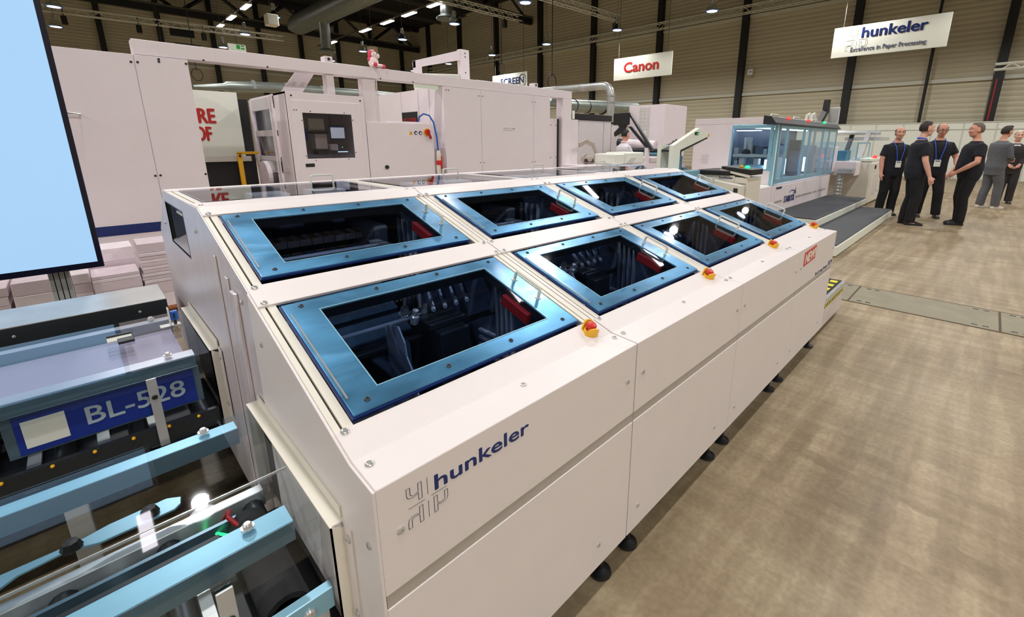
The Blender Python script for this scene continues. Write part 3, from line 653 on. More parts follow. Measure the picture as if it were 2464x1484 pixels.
# --- book rows and perforated strip seen inside module 1
for k in range(8):
    x = PX0+.29+k*.053
    bk = MB().prism([(x, 1.02), (x+.050, 1.02), (x+.050, 1.05), (x, 1.05)], 'y', 2.23, 2.37).build('book_block', 'paper', m1, bevel=.002)
    MB().prism([(x+.006, 2.24), (x+.030, 2.235), (x+.046, 2.36), (x+.02, 2.365)], 'z', 1.0502, 1.0512).build('cover_print', 'bookedge' if k % 2 else 'bookedge2', bk)
    B(x, x+.048, 2.10, 2.21, .97, 1.0).build('book_spine', 'bookedge2' if k % 2 else 'inner', m1, bevel=.002)
for k in range(22): B(PX0+.13+k*.017, PX0+.139+k*.017, 1.42, 1.423, .945, .951).build('perforation', 'signwhite', m1)
# ------------------------------------------------------------------ infeed conveyors under clear covers (left foreground)
CX0, CX1 = -1.5, .238
def conveyor(label, ya, yb, front):
    c = thing('infeed_conveyor', label, 'conveyor', (-.6, (ya+yb)/2, 0), 'infeed conveyors')
    mid = ya+.22
    cov = MB()
    if front: cov.box(CX0, CX1, ya+.005, mid-.003, .706, .711); cov.box(CX0, CX1, mid+.003, yb-.01, .706, .711)
    else: cov.box(CX0, CX1, ya, yb, .706, .711)
    k = cov.build('clear_cover', 'acrylic' if front else 'acrylicgrey', c)
    B(CX0, CX1, ya, ya+.004, .63, .711).build('front_skirt', 'acrylic', c)
    B(CX0, CX1, yb-.004, yb, .63, .711).build('rear_skirt', 'acrylic', c)
    if front: B(CX0, CX1, mid-.0012, mid+.0012, .7055, .7118).build('cover_edge', 'chrome', k)
    # folded aluminium bars under the cover edges
    for y0, y1, xe in ((ya+.04, ya+.10, .198), (yb-.07, yb-.025, .196)):
        MB().prism([(y0, .700), (y1, .700), (y1, .703), (y0+.003, .703), (y0+.003, .703), (y0, .703)], 'x', CX0, xe).build('cover_bar', 'aluplate' if front else 'alu', c)
        o = B(CX0, xe, y0-.003, y0, .655, .703).build('bar_flange', 'aludark', c, bevel=.001)  # darker alu: the shade below the bar is put into the colour
        for x in (.123, -.42, -.95):
            MB().lathe([(.013, 0), (.013, .003), (.008, .003), (.009, .009), (.006, .012), (.002, .012)], (x, (y0+y1)/2+.008, .711), (0, 0, 1), 14).build('cap_screw', 'chrome', c, smooth=True)
    # bed, rails and rollers
    B(CX0, .27, ya+.02, yb-.02, .33, .35).build('bed', 'black', c)
    for y in (ya+.03, yb-.03): B(CX0, .236, y-.018, y+.018, .40, .455).build('side_rail', 'alu', c, bevel=.002)
    for i in range(9):
        x = -1.4+i*.2; MB().cyl((x, ya+.05, .41), (x, yb-.05, .41), .028, 12).build('roller', 'darksteel', c, smooth=True)
    for x in (-.62, -.30, -.12, .02): B(x, x+.035, ya+.06, yb-.06, .37, .385).build('cross_bar', 'galv', c)
    for x in (-.95, -.48, .045):
        b = B(x, x+.028, ya-.008, ya-.003, .40, .672).build('bracket', 'alu', c, bevel=.001)
        add_bolt(b, (x+.014, ya-.008, .60), (0, -1, 0), .009, .005, 'bracket_screw', 'darksteel')
    for x in (-1.4, -.2):
        for y in (ya+.06, yb-.06): B(x-.03, x+.03, y-.03, y+.03, 0, .34).build('leg', 'alu', c, bevel=.003)
    return c
cf = conveyor('front infeed conveyor under a clear acrylic cover, nearest the camera', .905, 1.478, True)
cr = conveyor('rear infeed conveyor under a clear cover with a blue sensor on top', 2.02, 2.645, False)
# guide plate with scalloped ends and knobs inside the front conveyor
o = MB().prism([(-1.5, 1.44), (-.30, 1.44), (-.26, 1.47), (-.18, 1.48), (-.12, 1.455), (.03, 1.455), (.045, 1.47), (.05, 1.50), (.02, 1.52), (-.1, 1.515), (-.16, 1.50), (-1.5, 1.50)], 'z', .50, .506).build('guide_plate', 'aluplate', cf, bevel=.001)
for x in (-.17, -.02, -.6): MB().lathe([(.02, 0), (.022, .006), (.016, .022), (.004, .024)], (x, 1.478, .506), (0, 0, 1), 8).build('knob', 'black', o)
B(-1.5, .1, 1.30, 1.315, .44, .47).build('belt_edge', 'darksteel', cf); B(-1.5, .15, 1.36, 1.372, .42, .46).build('belt_edge', 'aludark', cf)
for r_, xx in ((.05, .17), (.035, .17)): MB().cyl((xx, 1.0, .42), (xx, 1.36, .42), r_, 16).build('drive_roller', 'rubber', cf, smooth=True)
MB().tube([(.12, 1.44, .40), (.14, 1.40, .46), (.13, 1.35, .48), (.16, 1.30, .44)], .006, 6).build('red_cable', 'dred', cf); MB().tube([(.08, 1.42, .40), (.10, 1.36, .44), (.15, 1.30, .43)], .004, 6).build('green_cable', 'ledgreen', cf)
MB().box(-1.5, .236, .868, .892, .50, .555).build('front_rail', 'aluplate', cf, bevel=.002)
for x in (.185, -.2, -.7): add_bolt(cf, (x, .868, .525), (0, -1, 0), .012, .008, 'hex_bolt', 'chrome')
# name plate, lit strip rail and sensors of the rear conveyor
o = B(-.285, .185, 2.098, 2.101, .496, .632).build('name_plate', 'signblue', cr)
MB().box(-.31, .205, 2.101, 2.106, .49, .636).build('plate_backing', 'aludark', cr)
MB().box(-.268, -.168, 2.0965, 2.098, .516, .612).build('code_panel', 'signwhite', o)
mb = MB(); text(mb, 'BL-528', .1, (-.128, 2.0965, .536), (1, 0, 0), ZD, off=.0012, width=.272, height=.066); mb.build('lettering', 'signgrey', o)
B(-1.5, .236, 2.03, 2.05, .40, .47).build('lower_rail', 'darksteel', cr)
for x in (-.33, -.22, -.12, -.02, .08, .17): MB().lathe([(.0055, 0), (.0055, .006), (.003, .009)], (x, 2.03, .462), (0, -1, 0), 8).build('indicator', 'yellow', cr)
B(-1.5, .18, 2.20, 2.56, .655, .66).build('cover_plate', 'plategrey', cr)
s_ = thing('light_sensor', 'small blue light sensor on a bent bracket at the cover corner', 'sensor', (.186, 2.45, .711))
B(.180, .206, 2.442, 2.462, .735, .775).build('sensor_body', 'blue', s_, bevel=.002)
for z in (.748, .760): MB().cyl((.192, 2.4425, z), (.192, 2.4405, z), .005, 10).build('lens', 'black', s_)
B(.174, .178, 2.435, 2.475, .711, .79).build('bracket', 'lightgrey', s_); B(.14, .21, 2.435, 2.475, .711, .714).build('bracket_foot', 'galv', s_); B(.188, .198, 2.446, 2.458, .714, .735).build('sensor_post', 'darksteel', s_)
h_ = thing('cover_hinge', 'flat metal hinge with a black pad on the rear cover', 'hinge', (0, 2.42, .711))
B(-.03, .045, 2.40, 2.45, .711, .715).build('leaf', 'lightgrey', h_); B(.0, .05, 2.35, 2.40, .711, .722).build('pad', 'black', h_, bevel=.002); B(-.03, .045, 2.452, 2.462, .711, .722).build('knuckle', 'darksteel', h_)
# grey housing behind the rear conveyor
t = thing('drive_housing', 'long grey sheet-metal housing behind the rear conveyor', 'housing', (-.6, 2.95, 0))
B(-1.6, .205, 2.80, 3.12, .738, .743).build('top_sheet', 'galv', t, bevel=.001); B(-1.6, .205, 2.80, 2.804, .5, .738).build('front_sheet', 'darksteel', t); B(-1.6, .2, 2.82, 3.10, .1, .738).build('body', 'darksteel', t)
for x in (-.9, -.3, .1): add_bolt(t, (x, 2.80, .70), (0, -1, 0), .006, .003)
for x in (-1.5, .1): 
    for y in (2.86, 3.06): B(x-.03, x+.03, y-.03, y+.03, 0, .1).build('foot', 'black', t)
# portrait display on an aluminium post
t = thing('display_screen', 'large pale-blue display screen with dark frame at the left edge', 'screen', (-.45, 4.03, .70))
o = B(-.99, .027, 4.0, 4.06, .705, 2.42).build('frame', 'tvframe', t, bevel=.004)
B(-.962, .000, 3.996, 4.0005, .744, 2.385).build('panel', 'tvscreen', t)
t = thing('display_stand', 'grooved aluminium post carrying the big display', 'stand', (-.18, 4.13, 0))
for i, x in enumerate((-.235, -.21, -.185, -.16)): B(x, x+.02, 4.10, 4.20, .0, 2.0).build('profile_strip', 'alu', t, bevel=.002)
B(-.235, -.14, 4.12, 4.18, 0, 2.0).build('profile_core', 'darksteel', t); B(-.45, .1, 3.9, 4.5, 0, .02).build('foot_plate', 'darksteel', t); B(-.5, -.1, 4.065, 4.098, 1.5, 1.62).build('mount', 'darksteel', t)
# paper stacks on wooden pallets
for k, (xa, xb, lab) in enumerate(((-.62, .56, 'wooden pallet under the paper stacks beside the machine end'), (-1.9, -.7, 'wooden pallet under the paper stacks behind the display'))):
    p = thing('wooden_pallet', lab, 'pallet', ((xa+xb)/2, 5.1, 0), 'pallets')
    for i in range(5): B(xa, xb, 4.72+i*.172, 4.82+i*.172, .122, .144).build('deck_board', 'wood', p, bevel=.002)
    for x in (xa, (xa+xb)/2-.05, xb-.1):
        B(x, x+.1, 4.72, 5.52, .1, .122).build('stringer', 'wood', p)
        for y in (4.72, 5.07, 5.42): B(x, x+.1, y, y+.1, .022, .1).build('block', 'wood', p)
        B(x, x+.1, 4.72, 5.52, 0, .022).build('skid', 'wood', p)
random.seed(3)
stk = [(.235, 4.74, .27, .55, [6, 5]+[1.4]*9+[4], 'tallest white paper stack against the machine end'), (-.055, 4.72, .275, .345, [2, 3, 2.4, 2.5, 1, 1], 'front white paper stack between the display and machine end'),
       (-.045, 5.06, .27, .49, [4, 4, 4, 5, 5], 'rear paper stack rising above the front one, right of the display corner'), (-.245, 4.74, .18, .38, [3, 3.4, 3, 3, 3], 'paper stack right of the display post'),
       (-.46, 4.73, .205, .38, [3, 3.4, 3, 3.3], 'paper stack left of the display post'), (-.70, 4.74, .22, .36, [2, 2.4, 2.2, 2, 2.5, 2.4], 'slumped paper stack at the left edge below the display'), (-.36, 5.08, .29, .40, [3]*5, 'rear paper stack hidden mostly behind the display post')]
for x, y, w, tot, hs, lab in stk:
    t = thing('paper_stack', lab, 'paper stack', (x+w/2, y+.15, .144), 'paper stacks on the pallets')
    z = .146; sc = tot/sum(hs)
    for i, h in enumerate(hs):
        h *= sc; jx, jy = random.uniform(-.006, .006), random.uniform(-.006, .006)
        B(x+jx, x+w+jx, y+jy, y+.30+jy, z, z+h-.002).build('ream', 'paper2' if i % 2 else 'paper', t, bevel=.003); z += h
# ------------------------------------------------------------------ long white press in the background
PY = 5.6
t = thing('press_cabinet', 'tall white press cabinet with a navy stripe, left behind the display', 'cabinet', (-.4, 6.3, 0), 'press cabinets')
B(-1.6, .92, PY+.002, 6.9, 0.02, 2.238).build('body', 'press', t)
for a, b in ((-1.6, -.52), (-.515, .531), (.536, .92)): B(a, b, PY-.012, PY+.002, .06, 2.236).build('door', 'press', t, bevel=.002)
B(-1.6, .921, PY-.0145, PY-.012, .655, .745).build('stripe', 'navy', t)
MB().tube([(.03, PY-.012, 1.72), (.03, PY-.05, 1.72), (.11, PY-.05, 1.715), (.11, PY-.012, 1.715)], .008, 8).build('door_handle', 'chrome', t, smooth=True)
def holes(par, pts, y=PY-.012, r=.010, mat='black', name='lock'):
    for x, z in pts: MB().cyl((x, y+.002, z), (x, y-.003, z), r, 10).build(name, mat, par)
holes(t, ((.511, 2.171), (.556, 2.174), (.708, 2.216), (.706, 2.195), (.905, 2.2), (.518, 1.176), (.556, 1.178), (.905, 1.174)))
B(-1.6, .92, PY+.05, 6.85, 0, .06).build('plinth', 'darksteel', t)
t = thing('gantry_beam', 'long white box beam spanning across the top of the press', 'beam', (3.5, PY+.08, 2.24))
o = B(.54, 6.50, PY, PY+.16, 2.242, 2.370).build('beam', 'press', t, bevel=.004)
B(6.26, 6.50, PY, PY+.16, 0.0, 2.242).build('end_post', 'press', t, bevel=.003); B(6.50, 6.70, PY+.0, PY+.5, 0, 1.89).build('end_cover', 'press', t, bevel=.003)
for x, xx, b in ((2.20, 2.285, 2.02), (2.62, 2.79, 1.726)): B(x, xx, PY+.02, PY+.14, b, 2.242).build('post', 'press', t, bevel=.003)
B(2.79, 2.80, PY+.0, PY+.01, 1.73, 2.24).build('post_edge', 'pressgrey', t)
for x in (2.2, 5.55): B(x, x+.09, PY+.01, PY+.13, 2.37, 2.435).build('lifting_lug', 'press', t, bevel=.004); MB().cyl((x+.045, PY+.012, 2.405), (x+.045, PY+.005, 2.405), .016, 10).build('lug_hole', 'black', t)
B(2.29, 3.0, PY+.06, PY+.1, 2.37, 2.382).build('cover_strip', 'pressgrey', t); B(4.4, 5.55, PY+.06, PY+.1, 2.37, 2.385).build('cover_strip', 'pressgrey', t)
B(3.4, 3.75, PY+.1, PY+.16, 2.20, 2.242).build('work_light', 'exitwhite', t)
holes(t, ((1.05, 2.25), (1.6, 2.25), (2.85, 2.25), (3.3, 2.25)), PY, .009)
for x in (.72, 2.95, 3.12): B(x, x+.002, PY-.001, PY, 2.29, 2.345).build('panel_joint', 'pressgrey', t)
MB().prism([(1.76, 2.03), (1.98, 2.03), (2.17, 2.30), (1.97, 2.30)], 'y', PY+.2, PY+.215).build('slanted_bracket', 'press', t, bevel=.002)
for x in (1.87, 1.96): MB().prism([(x, 2.10), (x+.04, 2.10), (x+.07, 2.15), (x+.03, 2.15)], 'y', PY+.198, PY+.2).build('bracket_slot', 'pressgrey', t)
# frame standing behind the beam
t = thing('lifting_frame', 'white square-tube frame rising behind the gantry beam', 'frame', (4.6, 7.0, 2.24))
B(4.17, 4.28, 6.95, 7.05, 2.24, 2.77).build('post', 'press', t, bevel=.003); B(5.06, 5.25, 6.95, 7.05, 2.24, 3.06).build('post', 'press', t, bevel=.003)
MB().prism([(4.17, 2.66), (5.06, 2.88), (5.06, 3.04), (4.17, 2.77)], 'y', 6.96, 7.04).build('top_bar', 'press', t, bevel=.003); MB().cyl((4.28, 7.0, 2.56), (5.06, 7.0, 2.62), .03, 10).build('roller', 'lightgrey', t)
holes(t, ((5.16, 3.0), (5.16, 2.94), (5.16, 2.68)), 6.95, .012)
# plush unicorn on the beam
px, py, pz = 2.81, PY+.07, 2.372
t = thing('plush_unicorn', 'white plush unicorn with pink hooves and red horn sitting on the beam', 'plush toy', (px, py, pz))
mb = MB(); mb.sph((px, py, pz+.07), .062, .055, .072); mb.sph((px+.005, py-.01, pz+.155), .045, .04, .042); mb.sph((px+.045, py-.02, pz+.145), .032, .028, .03)
mb.sph((px-.03, py-.07, pz+.03), .028, .06, .025); mb.sph((px+.065, py-.04, pz+.03), .05, .04, .024); mb.build('body', 'plush', t, smooth=True)
for c in ((px-.035, py-.12, pz+.03), (px+.10, py-.06, pz+.024)): MB().sph(c, .026, .024, .026, 10, 7).build('hoof', 'pink', t, smooth=True)
MB().lathe([(.014, 0), (.001, .055)], (px+.01, py-.02, pz+.19), (.15, -.1, 1), 10).build('horn', 'red', t, smooth=True)
mb = MB(); mb.sph((px-.035, py, pz+.16), .026, .03, .055, 10, 7); mb.sph((px-.05, py, pz+.10), .022, .024, .03, 10, 7); mb.build('mane', 'pink', t, smooth=True)
MB().sph((px-.01, py-.01, pz+.195), .03, .03, .018, 10, 6).build('forelock', 'hairwhite', t, smooth=True)
for dx in (-.005, .03): MB().sph((px+dx, py-.045, pz+.165), .005, .004, .006, 8, 5).build('eye', 'black', t)
# door cabinet with a big window
t = thing('press_cabinet', 'white press cabinet whose door has a large dark window', 'cabinet', (2.17, 6.2, 0), 'press cabinets')
DX0, DX1 = 1.735, 2.605
mb = MB(); mb.box(DX0, DX0+.03, PY+.0, PY+.42, 0, 2.02); mb.box(DX1-.03, DX1, PY, 7.0, 0, 2.02); mb.box(DX0, DX1, PY, 7.0, 2.0, 2.02); mb.box(DX0, DX1, 6.98, 7.0, 0, 2.02); mb.box(DX0, DX1, PY, 7.0, 0, .06); mb.build('body', 'press', t)
d = MB().frame(DX0+.045, DX1-.06, .12, 1.935, 1.882, 2.434, 1.298, 1.803, 0, 1, T=lambda x, z, y: (x, PY-.014+.014*y, z)).build('door', 'press', t, bevel=.002)
MB().frame(DX0, DX1, .02, 2.02, DX0+.05, DX1-.065, .11, 1.93, 0, 1, T=lambda x, z, y: (x, PY-.008+.03*y, z)).build('door_frame', 'press', t, bevel=.002)
B(1.882, 2.434, PY-.010, PY-.006, 1.298, 1.803).build('pane', 'window', d)
holes(d, ((1.87, 1.33), (1.87, 1.72), (2.445, 1.74), (2.445, 1.36), (1.97, 1.82), (2.35, 1.82), (1.97, 1.28), (2.35, 1.285), (1.80, 1.83), (1.825, 1.83)), PY-.014, .006)
holes(t, ((1.79, 1.98), (2.56, 1.97)), PY-.008, .010)
B(1.85, 1.95, PY-.017, PY-.013, 1.205, 1.245).build('door_grip', 'black', d, bevel=.004)
# made-up parts standing in for the reflection in that window
B(DX0+.05, DX1-.05, 6.6, 6.62, .8, 1.95).build('inner_wall', 'pressgrey', t)
B(2.06, 2.24, PY+.35, PY+.37, 1.63, 1.76).build('reflected_notice', 'signwhite', t); B(1.88, 2.06, PY+.42, PY+.44, 1.50, 1.64).build('reflected_blue_panel', 'signblue', t)
B(2.10, 2.24, PY+.30, PY+.45, 1.40, 1.58).build('reflected_box', 'pressgrey', t, bevel=.004); B(2.06, 2.26, PY+.3, PY+.45, 1.585, 1.61).build('reflected_bar', 'black', t); B(2.10, 2.22, PY+.25, PY+.4, 1.33, 1.39).build('tray', 'darksteel', t)
o = B(2.30, 2.46, PY+.30, PY+.32, 1.53, 1.66).build('reflected_screen', 'screenlit', t); B(2.29, 2.47, PY+.32, PY+.33, 1.52, 1.68).build('reflected_bezel', 'navy', o)
B(2.26, 2.36, PY+.28, PY+.4, 1.38, 1.46).build('terminal', 'pressgrey', t, bevel=.01); MB().sph((2.40, PY+.26, 1.42), .006, n=8, m=5).build('green_light', 'ledgreen', t); B(2.34, 2.46, PY+.25, PY+.26, 1.362, 1.37).build('light_strip', 'ledblue', t)  # glows added as part of that stand-in reflection
# glazed left side: rails, shelves, sheets
for y0, y1 in ((6.02, 6.07), (6.12, 6.16), (6.90, 6.98)): B(DX0-.02, DX0+.02, y0, y1, 0, 2.0).build('side_post', 'press', t, bevel=.002)
for z0, z1 in ((1.86, 2.0), (1.55, 1.62), (1.26, 1.31), (1.12, 1.14)): B(DX0-.01, DX0+.02, PY+.42, 7.0, z0, z1).build('side_rail', 'pressgrey', t, bevel=.002)
for z0, z1 in ((1.62, 1.86), (1.31, 1.55)): B(DX0, DX0+.006, PY+.42, 6.98, z0, z1).build('side_pane', 'acrylicgrey', t)
B(DX0-.012, DX0+.3, PY+.42, 6.98, 1.14, 1.26).build('drawer_unit', 'galv', t); B(DX0-.016, DX0-.012, 5.85-.1, 5.95-.1+.1, 1.19, 1.21).build('drawer_pull', 'signwhite', t)
B(DX0+.12, DX0+.14, PY+.5, 6.9, 1.33, 1.42).build('sheet_bundle', 'red', t); B(DX0+.12, DX0+.14, PY+.5, 6.9, 1.42, 1.54).build('sheet_bundle', 'paper', t); B(DX0+.12, DX0+.14, PY+.5, 6.9, 1.62, 1.85).build('sheet_bundle', 'aluplate', t)
for y in (6.15, 6.55): B(DX0-.012, DX0+.01, y, y+.28, .6, 1.1).build('lower_window', 'darksteel', t, bevel=.003)
MB().cyl((DX0-.06, 6.60, 1.05), (DX0+.1, 6.60, 1.05), .20, 24).build('paper_reel', 'paper', t)
# low electrical cabinet with isolator
t = thing('press_cabinet', 'low white electrical cabinet with red isolator switch and warning stickers', 'cabinet', (3.1, 6.0, 0), 'press cabinets')
B(2.615, 3.57, PY, 6.5, 0.02, 1.726).build('body', 'press', t, bevel=.003)
B(2.9, 3.5, PY+.03, PY+.07, 1.726, 1.748).build('top_rail', 'press', t, bevel=.004)
o = MB().cyl((3.462, PY, 1.616), (3.462, PY-.012, 1.616), .05, 20).build('isolator_plate', 'yellow', t); MB().cyl((3.462, PY-.012, 1.622), (3.462, PY-.04, 1.622), .035, 18).build('isolator_knob', 'red', o, smooth=True)
MB().prism([(3.45, 1.64), (3.475, 1.63), (3.515, 1.535), (3.49, 1.525), (3.465, 1.58)], 'y', PY-.05, PY-.03).build('isolator_lever', 'dred', o)
o = MB().prism([(3.19, 1.58), (3.25, 1.58), (3.22, 1.635)], 'y', PY-.002, PY).build('warning_sticker', 'yellow', t); MB().prism([(3.217, 1.595), (3.225, 1.595), (3.222, 1.62)], 'y', PY-.003, PY-.002).build('warning_mark', 'black', o)
for x in (3.295, 3.365):
    o = MB().cyl((x, PY, 1.605), (x, PY-.002, 1.605), .026, 18).build('instruction_sticker', 'navy', t); MB().cyl((x+.004, PY-.002, 1.602), (x+.004, PY-.003, 1.602), .014, 12).build('sticker_mark', 'signwhite', o)
MB().cyl((2.84, PY, 1.17), (2.84, PY-.02, 1.17), .025, 10).build('rotary_latch', 'black', t)
c = thing('power_cable', 'blue power cable with red and white plug hanging beside the cabinet', 'cable', (3.6, PY-.05, 1.7))
MB().tube([(3.40, PY+.1, 1.74), (3.41, PY+.08, 1.82), (3.46, PY+.05, 1.86), (3.53, PY+.02, 1.84), (3.58, PY, 1.75), (3.60, PY-.03, 1.55), (3.61, PY-.03, 1.36)], .012, 8).build('cable', 'blue', c, smooth=True)
MB().lathe([(.02, .04), (.03, 0), (.033, -.12), (.028, -.13)], (3.615, PY-.03, 1.33), n=14).build('plug', 'cream', c, smooth=True); MB().lathe([(.036, 0), (.036, -.06)], (3.612, PY-.03, 1.235), n=14).build('plug_ring', 'red', c); MB().lathe([(.03, 0), (.028, -.12), (.022, -.2)], (3.605, PY-.03, 1.17), n=14).build('socket', 'cream', c, smooth=True)
B(3.63, 3.66, PY-.06, PY, 1.12, 1.30).build('socket_cap', 'red', c, bevel=.01)
# big cabinet
t = thing('press_cabinet', 'big plain white press cabinet with two doors and a long handle', 'cabinet', (4.8, 6.5, 0), 'press cabinets')
B(3.755, 5.915, PY+.004, 7.6, .02, 2.238).build('body', 'press', t); 
for a, b in ((3.755, 4.405), (4.41, 5.515), (5.52, 5.915)): B(a, b, PY-.012, PY+.004, .05, 2.236).build('door', 'press', t, bevel=.002)
MB().tube([(4.86, PY-.012, 1.70), (4.86, PY-.05, 1.70), (5.05, PY-.05, 1.70), (5.05, PY-.012, 1.70)], .008, 8).build('door_handle', 'chrome', t, smooth=True)
holes(t, ((4.37, 2.15), (4.44, 2.15), (5.48, 2.13), (5.55, 2.13), (4.37, 1.18), (4.44, 1.18), (5.48, 1.16), (5.55, 1.16), (3.8, 2.19), (3.84, 2.19)), PY-.012, .008)
for y in (5.95, 6.25, 6.75): B(3.748, 3.755, y, y+.008, .05, 2.236).build('side_joint', 'pressgrey', t)
B(3.746, 3.755, 6.3, 6.75, 1.72, 1.93).build('side_window', 'darksteel', t)
mb = MB(); text(mb, 'AT CUTTER', .1, (3.745, 6.72, 1.76), (0, -1, 0), ZD, off=.002, width=.4, height=.08); mb.build('window_lettering', 'dred', t)
t = thing('inner_column', 'white slotted column between the big cabinet and the beam end post', 'column', (6.1, PY+.1, 0))
B(5.99, 6.20, PY+.08, PY+.3, 0, 1.89).build('body', 'press', t, bevel=.003); B(6.205, 6.225, PY+.06, PY+.1, 0, 1.89).build('gap_strip', 'black', t); holes(t, ((6.03, 1.78), (6.17, 1.78), (6.03, 1.22), (6.17, 1.22)), PY+.08, .010)
# booth panel with red lettering, yellow rail
t = thing('booth_panel', 'white booth panel with cropped red lettering behind the press', 'panel', (1.3, 7.05, 0))
B(.2, 1.60, 7.0, 7.05, 1.30, 2.09).build('board', 'signwhite', t); B(.2, 1.66, 7.0, 7.06, 1.235, 1.30).build('rail', 'cream', t, bevel=.003); B(.2, 1.7, 7.02, 7.06, 0, 1.235).build('dark_base', 'black', t)
mb = MB(); text(mb, 'MORE', .16, (.878, 6.998, 1.71), (1, 0, 0), ZD, off=.008, ext=.002, width=.44, height=.17); text(mb, 'OF', .16, (1.10, 6.998, 1.50), (1, 0, 0), ZD, off=.008, ext=.002, width=.16, height=.165); mb.build('lettering', 'canonred', t)
B(1.61, 1.73, 7.1, 7.2, 0, 2.02).build('dark_column', 'black', t)
t = thing('safety_rail', 'yellow bent safety rail left of the windowed cabinet', 'rail', (1.47, 6.8, 0))
B(1.46, 1.70, 6.78, 6.82, 1.33, 1.362).build('top_arm', 'yellow', t, bevel=.003); B(1.458, 1.508, 6.78, 6.82, 0, 1.345).build('post', 'yellow', t, bevel=.003); MB().cyl((1.483, 6.78, 1.31), (1.483, 6.77, 1.31), .014, 10).build('pin', 'black', t)
# silver ducts behind the press
t = thing('air_duct', 'silver air duct with tapered end above the booth panel', 'duct', (2.4, 9, 2.3), 'air ducts')
MB().tube([(1.5, 9, 2.30), (1.9, 9, 2.33), (1.95, 9, 2.34), (2.6, 9, 2.38), (7.5, 9, 2.38)], [.03, .06, .085, .085, .085], 14).build('pipe', 'duct', t, smooth=True)
for x in (2.3, 2.8, 3.4): MB().tube([(x, 9, 2.38), (x+.04, 9, 2.38)], .095, 14).build('joint_ring', 'galv', t)
MB().cyl((6.5, 9, 0), (6.5, 9, 2.3), .03, 8).build('support', 'darksteel', t)
t = thing('air_duct', 'shiny silver elbow duct bending down behind the gantry end', 'duct', (10, 7.3, 2.0), 'air ducts')
MB().tube([(10, 12.2, 2.95), (10, 7.62, 2.905), (10, 7.5, 2.90), (10, 7.39, 2.86), (10, 7.32, 2.78), (10, 7.29, 2.66), (10, 7.28, 2.13)], .10, 16).build('pipe', 'galv', t, smooth=True)
for p, q in (((10, 8.3, 2.912), (10, 8.26, 2.912)), ((10, 7.28, 2.5), (10, 7.28, 2.47)), ((10, 7.28, 2.66), (10, 7.28, 2.63)), ((10, 9.2, 2.92), (10, 9.16, 2.92))): MB().tube([p, q], .107, 16).build('joint_ring', 'galv', t)
t = thing('air_duct', 'fat green-grey extraction duct with hose clamps', 'duct', (10.5, 9, 2.3), 'air ducts')
MB().tube([(7.6, 9, 2.56), (9.9, 9, 2.55), (10.3, 9, 2.50), (13.8, 9, 2.60)], [.11, .12, .19, .19], 18).build('pipe', 'duct', t, smooth=True)
for x in (10.5, 11.1, 11.9): MB().tube([(x, 9, 2.515), (x+.03, 9, 2.515)], .20, 18).build('clamp_ring', 'darksteel', t)
MB().cyl((12.6, 9, 0), (12.6, 9, 2.4), .03, 8).build('support', 'darksteel', t)
# ------------------------------------------------------------------ machines further along
t = thing('laser_printer_unit', 'grey-white cabinet under a black top beam behind the gantry end', 'cabinet', (9.6, 7.6, 0))
B(8.4, 9.665, 7.0, 8.2, 0, 1.985).build('body', 'pressgrey', t, bevel=.004); B(9.67, 10.0, 7.0, 8.2, 0, 1.93).build('side_body', 'pressgrey', t, bevel=.004)
B(8.1, 9.665, 6.98, 7.3, 1.99, 2.125).build('top_beam', 'black', t, bevel=.004); B(9.67, 10.05, 6.98, 7.3, 1.935, 1.975).build('top_beam', 'black', t); B(8.12, 8.2, 6.97, 6.98, 2.0, 2.18).build('edge_plate', 'signwhite', t)
for x in (9.35, 9.67): B(x, x+.005, 6.996, 7.0, 0, 1.98).build('joint', 'darksteel', t)
B(9.78, 9.86, 6.995, 7.0, 1.6, 1.72).build('label_plate', 'cream', t)
t = thing('tower_cabinet', 'tall white square cabinet with three long vents', 'cabinet', (11, 6.5, 0))
TX, TY = 10.42, 5.94
B(TX, TX+1.13, TY, TY+1.05, 0, 2.40).build('body', 'press', t, bevel=.006)
for y, z0 in ((6.62, 1.78), (6.51, 1.78), (6.40, 1.6)):
    v = B(TX-.004, TX, y-.045, y+.045, z0, 2.345).build('vent', 'pressgrey', t)
    for i in range(6): B(TX-.008, TX-.004, y-.04, y+.04, z0+.02+i*.09, z0+.06+i*.09).build('louvre', 'lightgrey', v)
B(TX, TX+1.13, TY-.003, TY, 1.28, 1.286).build('joint', 'darksteel', t); B(TX+.62, TX+.72, TY-.01, TY, 1.52, 1.56).build('lock', 'black', t)
# black monitor on a swing arm
t = thing('swing_arm_monitor', 'black monitor seen from behind on a slanted folding arm', 'monitor', (8.8, 5.6, 0))
B(8.0, 8.03, 5.35, 5.75, 1.83, 2.07).build('screen', 'black', t, bevel=.01); B(8.03, 8.07, 5.48, 5.64, 1.80, 2.0).build('mount', 'darksteel', t, bevel=.006)
MB().prism([(5.37, 2.035), (5.43, 2.06), (4.86, 1.32), (4.80, 1.34)], 'x', 8.05, 8.12).build('arm', 'darksteel', t, bevel=.004)
MB().prism([(5.34, 1.80), (5.42, 1.80), (4.96, 1.36), (4.88, 1.36)], 'x', 8.06, 8.11).build('lower_arm', 'black', t, bevel=.004); MB().prism([(5.76, 1.68), (5.74, 1.60), (5.60, 1.66), (5.48, 1.76), (5.44, 1.86), (5.58, 1.86), (5.64, 1.78)], 'x', 8.05, 8.10).build('knuckle', 'black', t, bevel=.006)
MB().cyl((8.08, 4.95, 1.08), (8.08, 4.95, 1.38), .05, 12).build('post', 'press', t)
